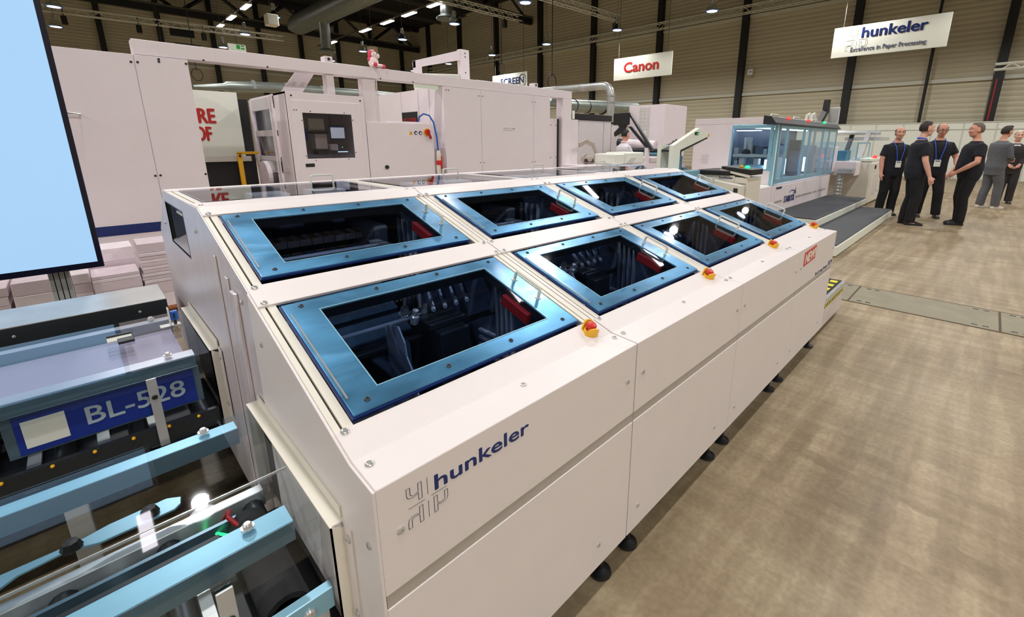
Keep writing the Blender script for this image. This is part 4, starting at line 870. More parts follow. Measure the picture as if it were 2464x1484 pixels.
# finishing line parts peeping over the sorting line
t = thing('finishing_table', 'low white finishing unit with a grey screen flap', 'machine', (7.6, 5.2, 0))
B(6.3, 8.4, 4.9, 5.6, 0, 1.08).build('base', 'press', t, bevel=.004)
B(6.95, 7.35, 4.95, 5.4, 1.08, 1.28).build('hood', 'signwhite', t, bevel=.02); B(7.3, 7.9, 4.9, 5.4, 1.08, 1.30).build('hood', 'signwhite', t, bevel=.02)
MB().prism([(7.25, 1.10), (7.48, 1.10), (7.62, 1.20), (7.40, 1.20)], 'y', 4.885, 4.9).build('screen_flap', 'pressgrey', t)
for x in (6.5, 6.75, 6.9): B(x, x+.02, 4.895, 4.9, .98, 1.03).build('slot', 'darksteel', t)
B(8.16, 8.4, 4.88, 5.2, 1.08, 1.2).build('terminal', 'pressgrey', t, bevel=.02)
t = thing('vacuum_hoses', 'looped beige vacuum hoses beside the gantry end', 'hose', (6.9, 5.5, 1.1))
for k in range(3): MB().tube([(6.55, 5.45, 1.40+.03*k), (6.75, 5.45, 1.47+.03*k), (6.95+.02*k, 5.45, 1.42+.02*k), (7.05+.02*k, 5.45, 1.28), (7.0+.02*k, 5.45, 1.15), (6.9+.03*k, 5.45, 1.08)], .017, 8).build('hose', 'hose', t, smooth=True)
MB().sph((6.85, 5.5, 1.18), .14, .1, .1, 12, 8).build('pump', 'hose', t, smooth=True); B(6.72, 6.95, 5.42, 5.45, 1.12, 1.18).build('valve', 'black', t)
t = thing('roll_feeder', 'paper roll feeder with grey rollers behind the person in white', 'machine', (9.6, 5.9, 0))
MB().cyl((9.5, 6.45, 1.46), (9.5, 5.6, 1.42), .10, 18).build('paper_roll', 'paper', t, smooth=True); MB().cyl((9.5, 6.62, 1.47), (9.5, 6.45, 1.46), .115, 18).build('roll_core', 'darksteel', t)
for z, m_ in ((1.30, 'darksteel'), (1.22, 'teal'), (1.12, 'galv')): MB().cyl((9.45, 6.5, z), (9.45, 5.5, z), .045, 12).build('roller', m_, t, smooth=True)
B(9.6, 9.9, 5.5, 6.6, 0, 1.1).build('base', 'press', t, bevel=.004); B(9.5, 9.62, 5.45, 5.5, 1.0, 1.6).build('side_plate', 'press', t); B(9.5, 9.62, 6.62, 6.66, 1.0, 1.6).build('side_plate', 'press', t)
t = thing('control_camera', 'black boxy control head on a short white stand', 'device', (8.9, 4.6, 0))
B(8.85, 9.0, 4.62, 4.86, 1.33, 1.52).build('head', 'black', t, bevel=.03); B(8.9, 8.95, 4.7, 4.78, 1.1, 1.33).build('neck', 'press', t); B(8.85, 9.0, 4.62, 4.95, 1.05, 1.22).build('box', 'press', t, bevel=.01); B(8.8, 9.05, 4.6, 5.0, 0, 1.05).build('stand', 'press', t)
# white angled infeed arm
t = thing('inclined_infeed', 'white inclined infeed arm with an angled neck', 'machine', (6.0, 3.2, 0))
mb = MB(); mb.prism([(5.90, 0), (5.90, 1.449), (6.645, 1.702), (6.99, 1.62), (6.96, 1.575), (6.10, 1.382), (6.10, 0)], 'y', 3.19, 3.26); mb.build('arm', 'signwhite', t, bevel=.004)
MB().prism([(6.11, 1.385), (6.94, 1.57), (6.94, 1.55), (6.11, 1.355)], 'y', 3.19, 3.6).build('under_plate', 'darksteel', t); B(6.95, 6.99, 3.188, 3.26, 1.575, 1.62).build('orange_end', 'yellow', t)
B(6.5, 6.62, 3.183, 3.19, 1.60, 1.64).build('button_strip', 'black', t); MB().sph((6.58, 3.182, 1.615), .01, n=8, m=5).build('green_button', 'ledgreen', t)
B(6.10, 6.75, 3.5, 3.56, 0, 1.45).build('rear_leg', 'signwhite', t); B(6.3, 6.4, 3.3, 3.4, 1.0, 1.3).build('joint_block', 'teal', t, bevel=.01); B(6.32, 6.38, 3.32, 3.38, 1.3, 1.42).build('motor', 'black', t); B(6.45, 6.55, 3.3, 3.4, 1.05, 1.12).build('clamp', 'teal', t)
B(5.75, 6.38, 3.0, 3.18, .0, 1.10).build('base_cover', 'aluplate', t, bevel=.004); B(5.75, 6.38, 2.996, 3.0, .93, .936).build('joint', 'darksteel', t)
t = thing('blue_tray', 'flat steel-blue tray end behind the last clear lid', 'tray', (5.0, 3.4, 1.0))
B(4.6, 5.35, 3.3, 3.8, 1.14, 1.19).build('tray', 'bluefilm', t, bevel=.01); B(4.7, 5.3, 3.4, 3.7, .0, 1.14).build('support', 'press', t)
# binding machine with blue-framed glazing
SX, SY = 8.35, 2.6
t = thing('binding_machine', 'long white binding machine with tall blue-framed windows and a dark roof edge', 'machine', (10.3, 3.3, 0))
B(SX, 12.3, SY, 4.1, .0, .77).build('base', 'press', t, bevel=.004)
B(SX, 12.3, 3.95, 4.1, .77, 1.80).build('back_wall', 'pressgrey', t); B(SX, 12.3, SY+.02, 4.1, 1.79, 1.905).build('roof', 'press', t, bevel=.005)
MB().prism([(SY-.06, 1.78), (SY-.06, 1.80), (SY+.02, 1.90), (SY+.14, 1.92), (SY+.14, 1.78)], 'x', 7.95, 12.32).build('roof_edge', 'darksteel', t, bevel=.004)
B(SX-.01, SX+.03, 3.40, 4.1, .0, 1.80).build('end_panel', 'press', t, bevel=.003); B(SX-.01, SX+.03, 3.4, 4.1, 1.81, 1.91).build('end_panel', 'press', t, bevel=.003); B(SX-.01, SX+.03, SY+.06, 3.39, .77, 1.016).build('end_panel', 'press', t, bevel=.003); B(SX-.01, SX+.03, SY+.1, 3.4, 1.795, 1.91).build('end_panel', 'press', t, bevel=.003)
for i in range(9): B(SX-.014, SX-.01, 3.78, 3.92, 1.10+i*.02, 1.108+i*.02).build('louvre', 'pressgrey', t)
w = MB().frame(SY+.08, 3.39, 1.016, 1.79, SY+.14, 3.36, 1.05, 1.73, 0, 1, T=lambda y, z, x: (SX-.015+.02*x, y, z)).build('end_window', 'aluplate', t, bevel=.003); B(SX-.008, SX-.003, SY+.14, 3.36, 1.05, 1.73).build('pane', 'bluepane', w)
B(SX-.02, SX+.04, SY, SY+.07, .77, 1.79).build('corner_post', 'aluplate', t, bevel=.003); B(SX-.03, SX-.02, SY+.0, SY+.015, .77, 1.79).build('corner_edge', 'signwhite', t)
xs = [8.36, 8.75, 9.75, 10.15, 11.1, 11.6, 12.3]
for i, (a, b) in enumerate(zip(xs[:-1], xs[1:])):
    w = MB().frame(a+.01, b-.01, .80, 1.775, a+.06, b-.06, .88, 1.72, 0, 1, T=lambda x, z, y: (x, SY-.018+.018*y, z)).build('window_door', 'aluplate', t, bevel=.002)
    B(a+.06, b-.06, SY-.012, SY-.006, .88, 1.72).build('pane', 'bluepane', w)
for i, x in enumerate((8.5, 9.4, 10.3, 11.2)): B(x, x+.85, SY-.005, SY, .05, .74).build('base_panel', 'press', t, bevel=.002)
for a, b in ((8.55, 8.95), (9.75, 10.15), (10.2, 10.9), (10.98, 11.3), (11.4, 12.0)): B(a, b, SY-.008, SY-.005, .44, .48).build('trim_strip', 'band', t)
mb = MB(); text(mb, 'STARBOOK', .16, (9.05, SY-.008, .41), (1, 0, 0), ZD, off=.004, ext=.001, width=.62, height=.12); text(mb, 'hunkeler', .08, (8.55, SY-.008, .69), (1, 0, 0), ZD, off=.003, width=.3, height=.05); mb.build('lettering', 'navy', t)
MB().tube([(9.30, SY-.008, .58), (9.45, SY-.008, .62), (9.62, SY-.008, .60), (9.73, SY-.008, .545)], [.002, .012, .012, .002], 5).build('swoosh', 'taggrey', t); MB().prism([(9.55, .55), (9.76, .53), (9.70, .66), (9.67, .58)], 'y', SY-.009, SY-.006).build('star_mark', 'taggrey', t)
# mechanics and lights seen through its glass
B(SX+.05, 12.2, 3.4, 3.42, .78, 1.78).build('inner_wall', 'inner', t); B(SX+.05, 12.2, SY+.2, 3.9, .78, .80).build('deck', 'aluplate', t)
B(SX+.03, SX+.5, SY+.15, 3.35, 1.24, 1.29).build('shelf', 'galv', t); B(SX+.1, SX+.6, SY+.15, 3.35, 1.05, 1.10).build('shelf', 'aluplate', t)
random.seed(11)
for i in range(16):
    y = SY+.18+random.random()*.9; B(SX+.08+random.random()*.2, SX+.3, y, y+.05+.05*random.random(), 1.10, 1.15+.08*random.random()).build('mechanism', random.choice(('galv', 'aluplate', 'signwhite', 'darksteel')), t)
for i in range(10):
    y = SY+.18+random.random()*.9; B(SX+.12+random.random()*.2, SX+.4, y, y+.04+.08*random.random(), 1.29, 1.38+.2*random.random()).build('mechanism', random.choice(('galv', 'darksteel', 'innerlight', 'inner')), t)
MB().cyl((SX+.05, 3.13, 1.31), (SX+.09, 3.13, 1.31), .07, 18).build('pulley', 'black', t); MB().prism([(3.08, 1.30), (3.05, 1.32), (3.09, 1.58), (3.16, 1.58), (3.20, 1.32), (3.17, 1.30), (3.13, 1.5)], 'x', SX+.09, SX+.12).build('lever_arm', 'galv', t)
B(SX+.1, SX+.2, SY+.35, SY+.75, 1.69, 1.70).build('light_strip', 'ledwhite', t); B(8.8, 11.9, SY+.5, SY+.56, 1.74, 1.76).build('light_strip', 'ledwhite', t)
for i, x in enumerate((8.5, 8.9, 9.3, 9.6, 9.9, 10.3, 10.6, 10.9, 11.3, 11.7, 12.0)):
    B(x, x+.12, SY+.25+.1*(i % 3), SY+.45+.1*(i % 2), .80, 1.1+.55*((i*7) % 5)/5).build('tower', ('galv', 'inner', 'darksteel', 'signwhite', 'innerlight')[i % 5], t)
for x in (9.15, 10.45): B(x, x+.05, SY+.10, SY+.13, .92, 1.20).build('light_strip', 'ledwhite', t); B(x+.09, x+.11, SY+.10, SY+.13, .92, 1.2).build('light_strip', 'ledblue', t)
B(SX+.06, SX+.09, SY+.17, SY+.20, 1.02, 1.2).build('light_strip', 'ledwhite', t)
for x, m_ in ((8.75, 'ledred'), (9.95, 'ledred'), (11.1, 'ledgreen')): MB().sph((x, SY+.0, 1.895), .035, .035, .026, 12, 8).build('signal_light', m_, t, smooth=True)
for x in (8.5, 9.7, 10.9): MB().tube([(x-.35, SY+.1, 1.915), (x-.33, SY+.1, 1.945), (x+.02, SY+.1, 1.945), (x+.04, SY+.1, 1.915)], .012, 6).build('roof_handle', 'signwhite', t)
for k in range(2): MB().tube([(12.0, SY+.5+.1*k, 1.9), (12.05, SY+.5+.1*k, 2.1), (12.25, SY+.5+.1*k, 2.14), (12.4, SY+.5+.1*k, 2.0), (12.4, SY+.5+.1*k, 1.8)], .03, 8).build('hose_loop', 'lightgrey', t, smooth=True)
# low front extension and operator console of the binding machine
t = thing('binding_infeed', 'low white ledge unit in front of the binding machine end', 'machine', (7.4, 3.0, 0))
B(7.1, SX-.025, SY, 3.9, 0, .765).build('body', 'press', t, bevel=.004); B(7.12, SX-.025, SY+.05, 3.4, .765, .775).build('ledge', 'signwhite', t)
B(8.0, 8.04, SY+.25, SY+.75, .775, 1.0).build('splash_guard', 'bluepane', t); MB().cyl((8.0, SY+.5, .775), (8.0, SY+.5, .86), .03, 10).build('knob', 'black', t)
t = thing('operator_console', 'white operator console with black padded tops and a green light', 'console', (6.6, 2.65, 0))
B(6.45, 7.0, 2.52, 3.02, 0, 1.04).build('pedestal', 'cream', t, bevel=.006); B(6.40, 7.05, 2.58, 3.06, 1.04, 1.105).build('padded_top', 'black', t, bevel=.012)
MB().prism([(2.30, 1.05), (2.72, 1.125), (2.72, 1.165), (2.30, 1.13)], 'x', 6.45, 6.9).build('desk', 'black', t, bevel=.006); MB().prism([(2.31, 1.02), (2.72, 1.10), (2.72, 1.125), (2.31, 1.055)], 'x', 6.43, 6.452).build('desk_edge', 'cream', t)
MB().sph((6.62, 2.42, 1.155), .035, .035, .022, 12, 8).build('green_light', 'ledgreen', t, smooth=True); MB().lathe([(.03, 0), (.03, .015), (.018, .02), (.018, .035)], (6.66, 2.52, 1.15), n=14).build('stop_button', 'yellow', t)
B(6.46, 6.98, 2.34, 2.52, 0, 1.02).build('cabinet', 'cream', t, bevel=.004); B(6.455, 6.46, 2.36, 2.5, .93, .936).build('joint', 'darksteel', t)
MB().prism([(2.36, 0), (2.36, .92), (2.75, .98), (2.75, 0)], 'x', 6.30, 6.44).build('paper_tray', 'cream', t, bevel=.01); B(6.296, 6.30, 2.40, 2.46, .78, .88).build('tray_opening', 'darksteel', t, bevel=.01); B(6.296, 6.30, 2.56, 2.64, .80, .86).build('tray_opening', 'darksteel', t)
mb = MB(); text(mb, 'hunkeler', .06, (6.447, 2.74, .99), (0, -1, 0), ZD, off=.001, width=.2, height=.035); mb.build('lettering', 'navy', t)
# black-topped steps
def step(label, x0, x1, y0, y1, z, z0, ch):
    t = thing('platform_step', label, 'step', ((x0+x1)/2, (y0+y1)/2, z0), 'platform steps')
    poly = [(x0, y0), (x1, y0), (x1, y1), (x0+ch*1.2, y1), (x0, y1-ch)]
    MB().prism(poly, 'z', z0, z-.02).build('frame', 'signwhite', t, bevel=.008)
    MB().prism([(a+(.012 if a == x0 else -.012 if a == x1 else 0), b+(.012 if b == y0 else -.012 if b == y1 else 0)) for a, b in poly], 'z', z-.02, z).build('rubber_mat', 'matrub', t, bevel=.008)
    return t
step('lower platform step with a black rubber top, beside the floor aisle', 6.9, 11.6, 1.25, 1.85, .17, .012, .1)
step('upper platform step with a black rubber top, against the binding machine', 8.1, 12.15, 1.80, 2.57, .31, .17, .32)
t = thing('step_support', 'dark plinth below the upper platform step', 'plinth', (10, 2.2, 0)); B(8.4, 12.1, 1.86, 2.55, 0, .17).build('plinth', 'black', t)
simple('step_skid', B(6.95, 11.55, 1.28, 1.84, 0, .012), 'rubber', 'thin dark skid under the lower platform step', 'skid')
# swing monitor above the far end of the binding machine
t = thing('swing_arm_monitor', 'grey panel monitor on a black arm above the binding machine end', 'monitor', (13.2, 2.9, 0))
MB().prism([(12.35, 1.86), (12.55, 1.86), (13.1, 2.22), (13.12, 2.5), (12.98, 2.5), (12.95, 2.25)], 'y', 3.0, 3.12).build('arm', 'black', t, bevel=.006)
B(13.05, 13.1, 2.77, 3.0, 1.88, 2.32).build('screen', 'pressgrey', t, bevel=.01); B(13.04, 13.05, 2.79, 2.98, 1.91, 2.28).build('panel', 'galv', t)
MB().cyl((12.385, 3.06, 0), (12.385, 3.06, 1.90), .03, 10).build('post', 'press', t)
# three-knife trimmer beyond
t = thing('trimmer', 'cream trimming machine with clear hood and red lamp beyond the binder', 'machine', (14, 2.2, 0))
B(12.45, 12.8, 2.62, 3.4, .8, 1.4).build('infeed_box', 'press', t, bevel=.01); B(12.75, 13.4, 2.2, 3.4, .72, 1.06).build('transfer_box', 'press', t, bevel=.02)
B(13.3, 15.6, 1.95, 3.6, .02, 1.05).build('body', 'cream', t, bevel=.05); B(13.6, 14.1, 1.94, 1.96, .25, .75).build('door_recess', 'pressgrey', t, bevel=.03); B(14.2, 15.4, 1.935, 1.955, .3, .62).build('panel', 'cream', t, bevel=.02)
h = MB().frame(12.9, 14.4, 1.10, 1.5, 12.95, 14.35, 1.14, 1.46, 0, 1, T=lambda x, z, y: (x, 2.25+.02*y, z)).build('hood_frame', 'aluplate', t); B(12.9, 14.4, 2.25, 3.3, 1.49, 1.50).build('hood_top', 'bluepane', h); B(12.9, 12.91, 2.25, 3.3, 1.1, 1.5).build('hood_side', 'bluepane', h)
B(13.1, 13.6, 2.5, 3.0, 1.06, 1.3).build('feeder', 'teal', t, bevel=.01); B(13.3, 14.6, 1.98, 2.4, 1.05, 1.12).build('control_ledge', 'signwhite', t, bevel=.01); MB().sph((13.75, 2.02, 1.15), .05, n=12, m=8).build('red_lamp', 'ledred', t, smooth=True)
MB().cyl((13.55, 1.95, .92), (13.55, 1.93, .92), .05, 12).build('knob', 'black', t)
MB().prism([(14.4, 1.1), (14.6, 1.1), (15.2, 1.72), (15.1, 1.78)], 'y', 2.4, 2.5).build('feed_arm', 'galv', t); MB().prism([(14.7, 1.1), (14.8, 1.1), (15.4, 1.75), (15.3, 1.75)], 'y', 2.8, 2.9).build('feed_arm', 'darksteel', t); MB().cyl((15.2, 2.2, 1.75), (15.2, 3.2, 1.75), .06, 12).build('feed_roller', 'galv', t, smooth=True); B(15.2, 16.8, 2.2, 3.0, 1.55, 1.64).build('delivery_tray', 'alu', t)
t = thing('corrugated_hose', 'silver corrugated suction hose below the binder end', 'hose', (12.6, 2.5, 0))
MB().tube([(12.55, 2.45, .3+i*.02) for i in range(26)], [.085 if i % 4 < 2 else .07 for i in range(26)], 14).build('hose', 'galv', t, smooth=True); MB().cyl((12.55, 2.45, 0), (12.55, 2.45, .3), .07, 12).build('lower_pipe', 'galv', t); B(12.4, 12.74, 2.2, 2.5, .8, .9).build('flange', 'galv', t)
# small transporter end beside the last module
t = thing('floor_transporter', 'low steel floor transporter with yellow and black hazard tape', 'vehicle', (4.2, 1.0, 0))
B(3.74, 4.62, .735, 1.5, .05, .27).build('body', 'steel', t, bevel=.006); B(3.74, 4.62, .76, 1.5, .27, .30).build('deck', 'rubber', t); MB().cyl((3.74, .745, .285), (4.62, .745, .285), .018, 10).build('edge_bar', 'galv', t)
B(3.80, 4.60, .7335, .735, .215, .25).build('hazard_tape', 'hazard', t)
for i in range(6): B(3.80+i*.14, 3.87+i*.14, .775, .83, .3, .3025).build('yellow_square', 'hazy', t)
for x in (3.9, 4.5): MB().cyl((x, .80, .06), (x, .86, .06), .06, 14).build('wheel', 'black', t)
# ------------------------------------------------------------------ people
def remesh(mb, name, mat, parent, voxel=.011, smooth_it=6):
    me = bpy.data.meshes.new('tmp'); o = ORG.get(parent.name, (0, 0, 0))
    me.from_pydata([(x-o[0], y-o[1], z-o[2]) for x, y, z in mb.v], [], mb.f)
    bm = bmesh.new(); bm.from_mesh(me); bmesh.ops.recalc_face_normals(bm, faces=bm.faces); bm.to_mesh(me); bm.free()
    ob = bpy.data.objects.new('tmp', me); COL.objects.link(ob)
    r = ob.modifiers.new('r', 'REMESH'); r.mode = 'VOXEL'; r.voxel_size = voxel; r.use_smooth_shade = True
    if smooth_it:
        s = ob.modifiers.new('s', 'SMOOTH'); s.factor = .5; s.iterations = smooth_it
    m2 = bpy.data.meshes.new_from_object(ob.evaluated_get(bpy.context.evaluated_depsgraph_get()))
    bpy.data.objects.remove(ob); bpy.data.meshes.remove(me)
    m2.name = name; m2.materials.clear(); m2.materials.append(MATS[mat])
    for p in m2.polygons: p.use_smooth = True
    q = bpy.data.objects.new(name, m2); COL.objects.link(q); q.parent = parent; ORG[q.name] = o
    return q
def hand(mb, wrist, elbow, side, palm_dir, curl=.5):
    # palm and five separate bent fingers
    w = Vector(wrist); d = (w-Vector(elbow)).normalized(); pn = Vector(palm_dir); pn = (pn-d*pn.dot(d)).normalized(); s = d.cross(pn)
    pc = w+d*.055
    mb.tube([w-d*.02, w+d*.02, pc, w+d*.095], [.027, .032, .036, .030], 10)
    L = (.062, .074, .080, .072, .058)
    for i in range(4):
        off = s*((i-1.5)*.021); b = w+d*.088+off; c = curl
        l = L[1:][i]; p1 = b+(d*math.cos(c*.5)+pn*math.sin(c*.5))*l*.45; p2 = p1+(d*math.cos(c*1.2)+pn*math.sin(c*1.2))*l*.32; p3 = p2+(d*math.cos(c*1.9)+pn*math.sin(c*1.9))*l*.25
        mb.tube([b-d*.02, p1, p2, p3], [.0115, .0105, .0095, .0075], 8)
    b = w+d*.03-s*.026*side; t1 = b+(d*.6-s*.8*side+pn*.3).normalized()*.04; t2 = t1+(d*.9-s*.2*side+pn*.4).normalized()*.034
    mb.tube([b, t1, t2], [.015, .012, .009], 8)
def person(label, loc, face, h, arms, legs=((.02, .10), (-.02, -.10)), head=0., skin='skin', hair='hairdark', hstyle='short', top='polo', bottom='trouser', shoe='shoe', sleeve='short', belly=0., badge=False, glasses=False, jacket=False, collar=None, tilt=0., lean=0., stripe=False, bulk=1.2):
    t = thing('person', label, 'person', loc, 'people talking by the machines'); k = h/1.80; cs, sn = math.cos(face), math.sin(face)
    def W(x, y, z):
        x = x+lean*max(0, z-.9); x *= k; y *= k; z *= k
        return (loc[0]+x*cs-y*sn, loc[1]+x*sn+y*cs, loc[2]+z)
    def wl(pts): return [W(*p) for p in pts]
    def rot(a, b): return (a*math.cos(head)-b*math.sin(head), a*math.sin(head)+b*math.cos(head))
    hx, hy, hz = .035, 0, 1.675
    def HD(x, y, z):                                                        # head-local to world, with nod
        zz = z*math.cos(tilt)-x*math.sin(tilt); xx = x*math.cos(tilt)+z*math.sin(tilt); a, b = rot(xx, y); return W(hx+a, hy+b, hz+zz)
    tors = [(.0, 0, .82, .10, .15), (.0, 0, .92, .118+belly*.2, .165), (.005+belly*.3, 0, 1.04, .112+belly, .158+belly*.4), (.01+belly*.2, 0, 1.16, .115+belly*.6, .16), (.012, 0, 1.28, .125, .172), (.005, 0, 1.36, .120, .182), (-.002, 0, 1.42, .104, .170), (-.004, 0, 1.46, .084, .130), (-.002, 0, 1.495, .066, .088), (.0, 0, 1.53, .058, .064), (.012, 0, 1.60, .055, .058)]
    tors = [(a, b, z, rx*(bulk if z < 1.45 else 1), ry*(bulk if z < 1.45 else 1)) for a, b, z, rx, ry in tors]
    body = MB(); body.loft([(a, b, z, rx*.95, ry*.95) for a, b, z, rx, ry in tors], 22, W)
    # head with jaw, nose, ears and brow
    body.sph((0, 0, .02), .098, .077, .112, 20, 14, HD); body.sph((.022, 0, -.055), .070, .060, .066, 16, 10, HD); body.sph((.052, 0, -.088), .032, .034, .026, 12, 8, HD)
    body.tube([(.088, 0, .018), (.103, 0, -.012), (.112, 0, -.026), (.094, 0, -.034)], [.008, .010, .014, .010], 8, HD); body.sph((.078, 0, .036), .020, .055, .013, 12, 8, HD)
    for s in (-1, 1): body.sph((-.004, s*.079, -.005), .020, .011, .032, 10, 8, HD); body.sph((.078, s*.038, -.022), .022, .022, .020, 10, 8, HD)
    sh = MB(); sh.loft([(a, b, z, rx+.010, ry+.010) for a, b, z, rx, ry in tors[:-2]], 22, W)
    sleeves = MB()
    for s, (el, wr, pd, cu) in zip((1, -1), arms):                          # +y is the left arm
        sp = (-.002, s*.180, 1.395); el = Vector(el); wr = Vector(wr); mid = (Vector(sp)*.5+el*.5); lo = el*.55+wr*.45
        body.tube(wl([(0, s*.12, 1.41), sp, tuple(mid), tuple(el), tuple(lo), tuple(wr)]), [.05*k, .060*k, .052*k, .045*k, .042*k, .028*k], 12)
        hand(body, W(*wr), W(*el), s, Vector(W(*(wr+Vector(pd))))-Vector(W(*wr)), cu)
        if sleeve == 'short': e2 = Vector(sp)*.32+el*.68; sh.tube(wl([(0, s*.10, 1.405), sp, tuple(mid), tuple(e2)]), [.070*k, .077*k, .074*k, .074*k], 14)
        else: sh.tube(wl([(0, s*.10, 1.405), sp, tuple(mid), tuple(el), tuple(lo), tuple(wr*.94+el*.06)]), [.066*k, .068*k, .060*k, .054*k, .048*k, .040*k], 14)
        if sleeve == 'short' and stripe: 
            e3 = Vector(sp)*.36+el*.64; e4 = Vector(sp)*.34+el*.66; sleeves.tube(wl([tuple(e3), tuple(e4)]), .0665*k, 14)
    tr = MB(); tr.loft([(0, 0, .80, .125, .178), (0, 0, .92, .135+belly*.25, .186), (.004+belly*.2, 0, 1.0, .130+belly*.6, .182)], 20, W)
    for s, (fx, fy) in zip((1, -1), legs):
        hip = (0, s*.088, .90); knee = (fx*.45+.03, s*.092*.4+fy*.6, .50); an = (fx-.02, fy, .085)
        body.tube(wl([hip, (hip[0]*.5+knee[0]*.5, hip[1]*.5+knee[1]*.5, .70), knee, (an[0]*.5+knee[0]*.5-.012, an[1]*.5+knee[1]*.5, .30), an]), [.085*k, .075*k, .056*k, .052*k, .036*k], 14)
        body.tube(wl([(fx-.05, fy, .045), (fx+.05, fy, .04), (fx+.13, fy, .03)]), [.035*k, .036*k, .025*k], 10)
        tr.tube(wl([hip, (hip[0]*.5+knee[0]*.5, hip[1]*.5+knee[1]*.5, .70), knee, (an[0]*.5+knee[0]*.5-.015, an[1]*.5+knee[1]*.5, .30), (an[0]-.005, an[1], .06)]), [.108*k, .100*k, .086*k, .082*k, .078*k], 14)
        so = MB(); so.add([W(fx+a, fy+b, z) for a, b, z in ((-.10, -.034, 0), (-.10, .034, 0), (.16, .046, 0), (.19, 0, 0), (.16, -.046, 0), (-.085, -.032, .085), (-.085, .032, .085), (.06, .036, .075), (.15, .034, .045), (.172, 0, .035), (.15, -.034, .045), (.06, -.036, .075))],
                          [(0, 1, 2, 3, 4), (5, 11, 7, 6), (11, 10, 8, 7), (10, 9, 8), (0, 5, 6, 1), (1, 6, 7, 8, 2), (2, 8, 9, 3), (3, 9, 10, 4), (4, 10, 11, 5, 0)])
        remesh(so, 'shoe', shoe, t, .009*k, 3)
    b = remesh(body, 'body', skin, t, .0085*k, 2)
    # eyes, brows, mouth
    for s in (-1, 1):
        MB().sph((.088, s*.032, .018), .009, .013, .0075, 10, 7, HD).build('eye', 'eyew', b, smooth=True); MB().sph((.095, s*.032, .018), .004, .006, .006, 8, 6, HD).build('pupil', 'black', b)
        MB().tube([(.094, s*.014, .040), (.097, s*.032, .046), (.088, s*.050, .040)], .0045, 6, HD).build('eyebrow', hair if hair != 'hairwhite' else 'hairgrey', b)
    MB().tube([(.086, -.022, -.062), (.096, 0, -.060), (.086, .022, -.062)], [.003, .006, .003], 6, HD).build('mouth', 'lip', b)
    if hstyle == 'short': kp = lambda x, y, z: z > .05+.62*max(0, x+.1) and z > -.45
    elif hstyle == 'bald': kp = lambda x, y, z: -.5 < z < .50-.25*x and x < .35 and (abs(y) > .45 or x < -.2)
    else: kp = lambda x, y, z: z > -.15+.55*max(0, x+.2)
    kp2 = (lambda x, y, z: kp(x, y, z) or (x < .05 and z > -.62 and abs(y)+(-x) > .35 and z < .4)) if hstyle != 'bald' else kp
    hr = MB(); hr.sph((-.006, 0, .024), .108, .086, .119, 26, 18, HD, keep=kp2)
    if hstyle == 'quiff': hr.sph((.05, 0, .115), .055, .05, .032, 14, 9, HD)
    hr.build('hair', hair, b, smooth=True)
    if jacket: sh.loft([(0, 0, .74, .128, .185), (0, 0, .86, .135, .190), (0, 0, 1.0, .132, .182)], 22, W)
    s_ = remesh(sh, 'jacket' if jacket else 'shirt', top, t, .011*k, 5); remesh(tr, 'trousers', bottom, t, .011*k, 5)
    if stripe: sleeves.build('sleeve_stripe', 'lightgrey', s_)
    if collar: MB().tube([W(.06*math.cos(a)-.004, .066*math.sin(a), 1.515+.012*math.cos(a+3.14)) for a in [i*.42 for i in range(15)]], .016*k, 8, closed=True).build('collar', collar, s_, smooth=True)
    if jacket and collar: MB().add([W(*p) for p in ((.142, -.05, 1.32), (.142, .05, 1.32), (.10, .06, 1.47), (.10, -.06, 1.47), (.150, -.02, 1.10), (.150, .02, 1.10), (.12, -.04, 1.1), (.12, .04, 1.1))], [(0, 1, 2, 3), (0, 4, 5, 1), (6, 7, 5, 4), (3, 2, 7, 6)]).build('shirt_front', 'shirtwhite', s_)
    if badge:
        fx = .168+belly
        for s in (-1, 1): MB().tube(wl([(-.06, s*.05, 1.53), (.02, s*.082, 1.515), (.085, s*.085, 1.475), (.138, s*.078, 1.42), (.166, s*.068, 1.35), (.172, s*.05, 1.25), (fx+.006, s*.03, 1.13)]), .0075*k, 6).build('lanyard', 'lanyard', s_)
        bd = MB().box(fx, fx+.008, -.05, .05, 1.00, 1.13, T=W).build('badge', 'signwhite', s_); MB().box(fx+.008, fx+.009, -.035, .035, 1.095, 1.115, T=W).build('badge_print', 'taggrey', bd)
    if glasses:
        for s in (-1, 1): MB().tube([HD(.108+.002*math.cos(a), s*.033+.024*math.cos(a), .016+.016*math.sin(a)) for a in [i*.52 for i in range(12)]], .0028, 5, closed=True).build('glasses', 'darksteel', b); MB().tube([(.106, s*.057, .018), (.0, s*.088, .014)], .0025, 5, HD).build('glasses_arm', 'darksteel', b)
    return t
PI = math.pi
IN = (0, 1, 0)
def hang(s, fx=.02, out=.0): return ((-.01+fx*.5, s*(.235+out), 1.14), (.04+fx, s*(.245+out), .875), (0, -s, .0), .5)
person('man in dark polo with lanyard standing at the step corner, one arm hanging', (11.95, 1.42, 0), math.radians(215), 1.80, (hang(1), hang(-1, .05)), head=-.25, hair='hairdark', hstyle='bald', badge=True)
person('man in dark polo with blue collar seen from behind his shoulder', (10.8, .93, 0), math.radians(-70), 1.86, (hang(1, .06), hang(-1, .10)), head=.15, skin='skin2', hair='hairdark', hstyle='short', collar='lanyard', belly=.03, bulk=1.25, legs=((.0, .09), (.05, -.10)))
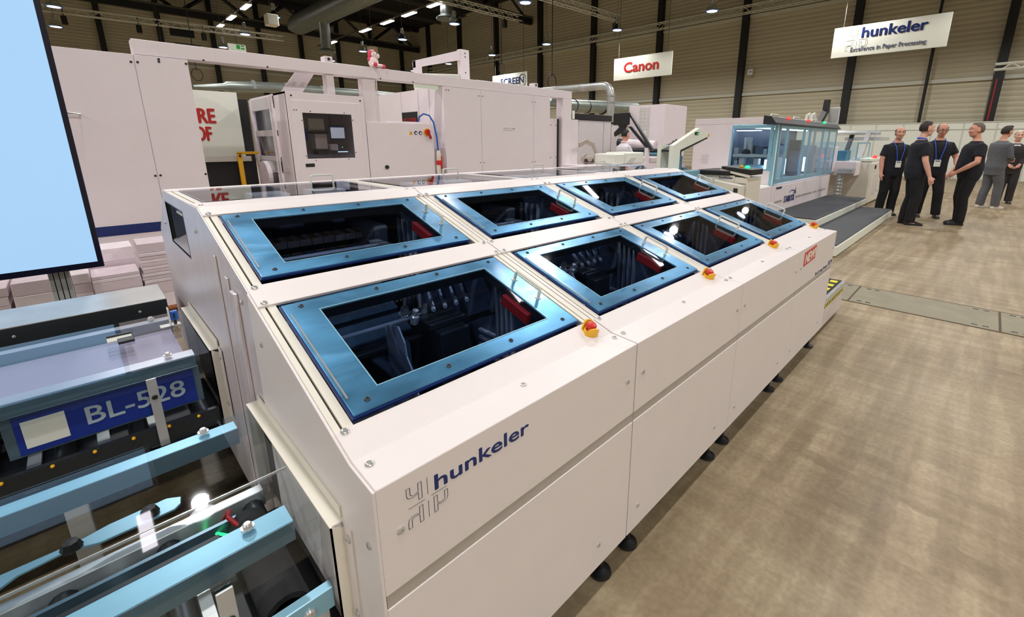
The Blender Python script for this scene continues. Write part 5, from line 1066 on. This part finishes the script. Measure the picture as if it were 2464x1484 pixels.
person('bald man in dark polo with glasses and lanyard, pointing with his hand', (12.15, .78, 0), math.radians(196), 1.86, (((.02, .30, 1.16), (.26, .28, .98), (.2, -.5, -.6), .3), hang(-1)), head=.1, tilt=.22, hair='hairgrey', hstyle='bald', badge=True, glasses=True, legs=((.05, .17), (-.02, -.12)), lean=.05)
person('grey-haired man in dark polo with folded lower arms, facing the group', (11.45, .22, 0), math.radians(112), 1.84, (((.03, .27, 1.14), (.235, .13, .95), (-.4, -.5, -.4), .7), ((.03, -.27, 1.14), (.235, -.11, .93), (-.4, .5, -.4), .7)), hair='hairgrey', hstyle='short', belly=.035, stripe=True, bulk=1.24, legs=((.06, .10), (.0, -.10)), head=.1)
person('man in a grey suit with white sneakers turned away', (14.9, -.12, 0), math.radians(-45), 1.86, (((.05, .24, 1.15), (.26, .15, 1.10), (0, -.6, .3), .8), ((.04, -.24, 1.15), (.22, -.12, 1.08), (0, .6, .3), .8)), hair='hairdark', hstyle='quiff', top='suitgrey', bottom='suitgrey', shoe='shoewhite', sleeve='long', jacket=True, lean=.06, legs=((.0, .12), (.12, -.12)))
person('white-haired man in a dark suit and white shirt at the right edge', (16.4, -.42, 0), math.radians(190), 1.78, (((.05, .23, 1.14), (.20, .10, .98), (0, -.6, .2), .8), ((.05, -.23, 1.14), (.20, -.08, .97), (0, .6, .2), .8)), hair='hairwhite', hstyle='short', top='suitdark', bottom='suitdark', sleeve='long', jacket=True, collar='shirtwhite', skin='skin2')
person('black-haired person in a white shirt working behind the far machines', (8.95, 6.1, 0), math.radians(-20), 1.76, (((.12, .2, 1.18), (.30, .15, 1.12), (0, 0, -1), .6), ((.12, -.2, 1.18), (.30, -.12, 1.12), (0, 0, -1), .6)), hair='hairblack', hstyle='short', top='shirtwhite', bottom='trouser', sleeve='long', collar='shirtwhite', tilt=.15)
# paper cup in the suited man's hand
t = thing('paper_cup', 'white paper cup held in front of the grey suit', 'cup', (15.22, -.36, 1.12))
MB().lathe([(.028, 0), (.038, .10), (.036, .10), (.027, .004)], (15.22, -.36, 1.10), n=16).build('cup', 'signwhite', t, smooth=True); MB().lathe([(.039, 0), (.039, .012), (.034, .016)], (15.22, -.36, 1.20), n=16).build('lid', 'signwhite', t)
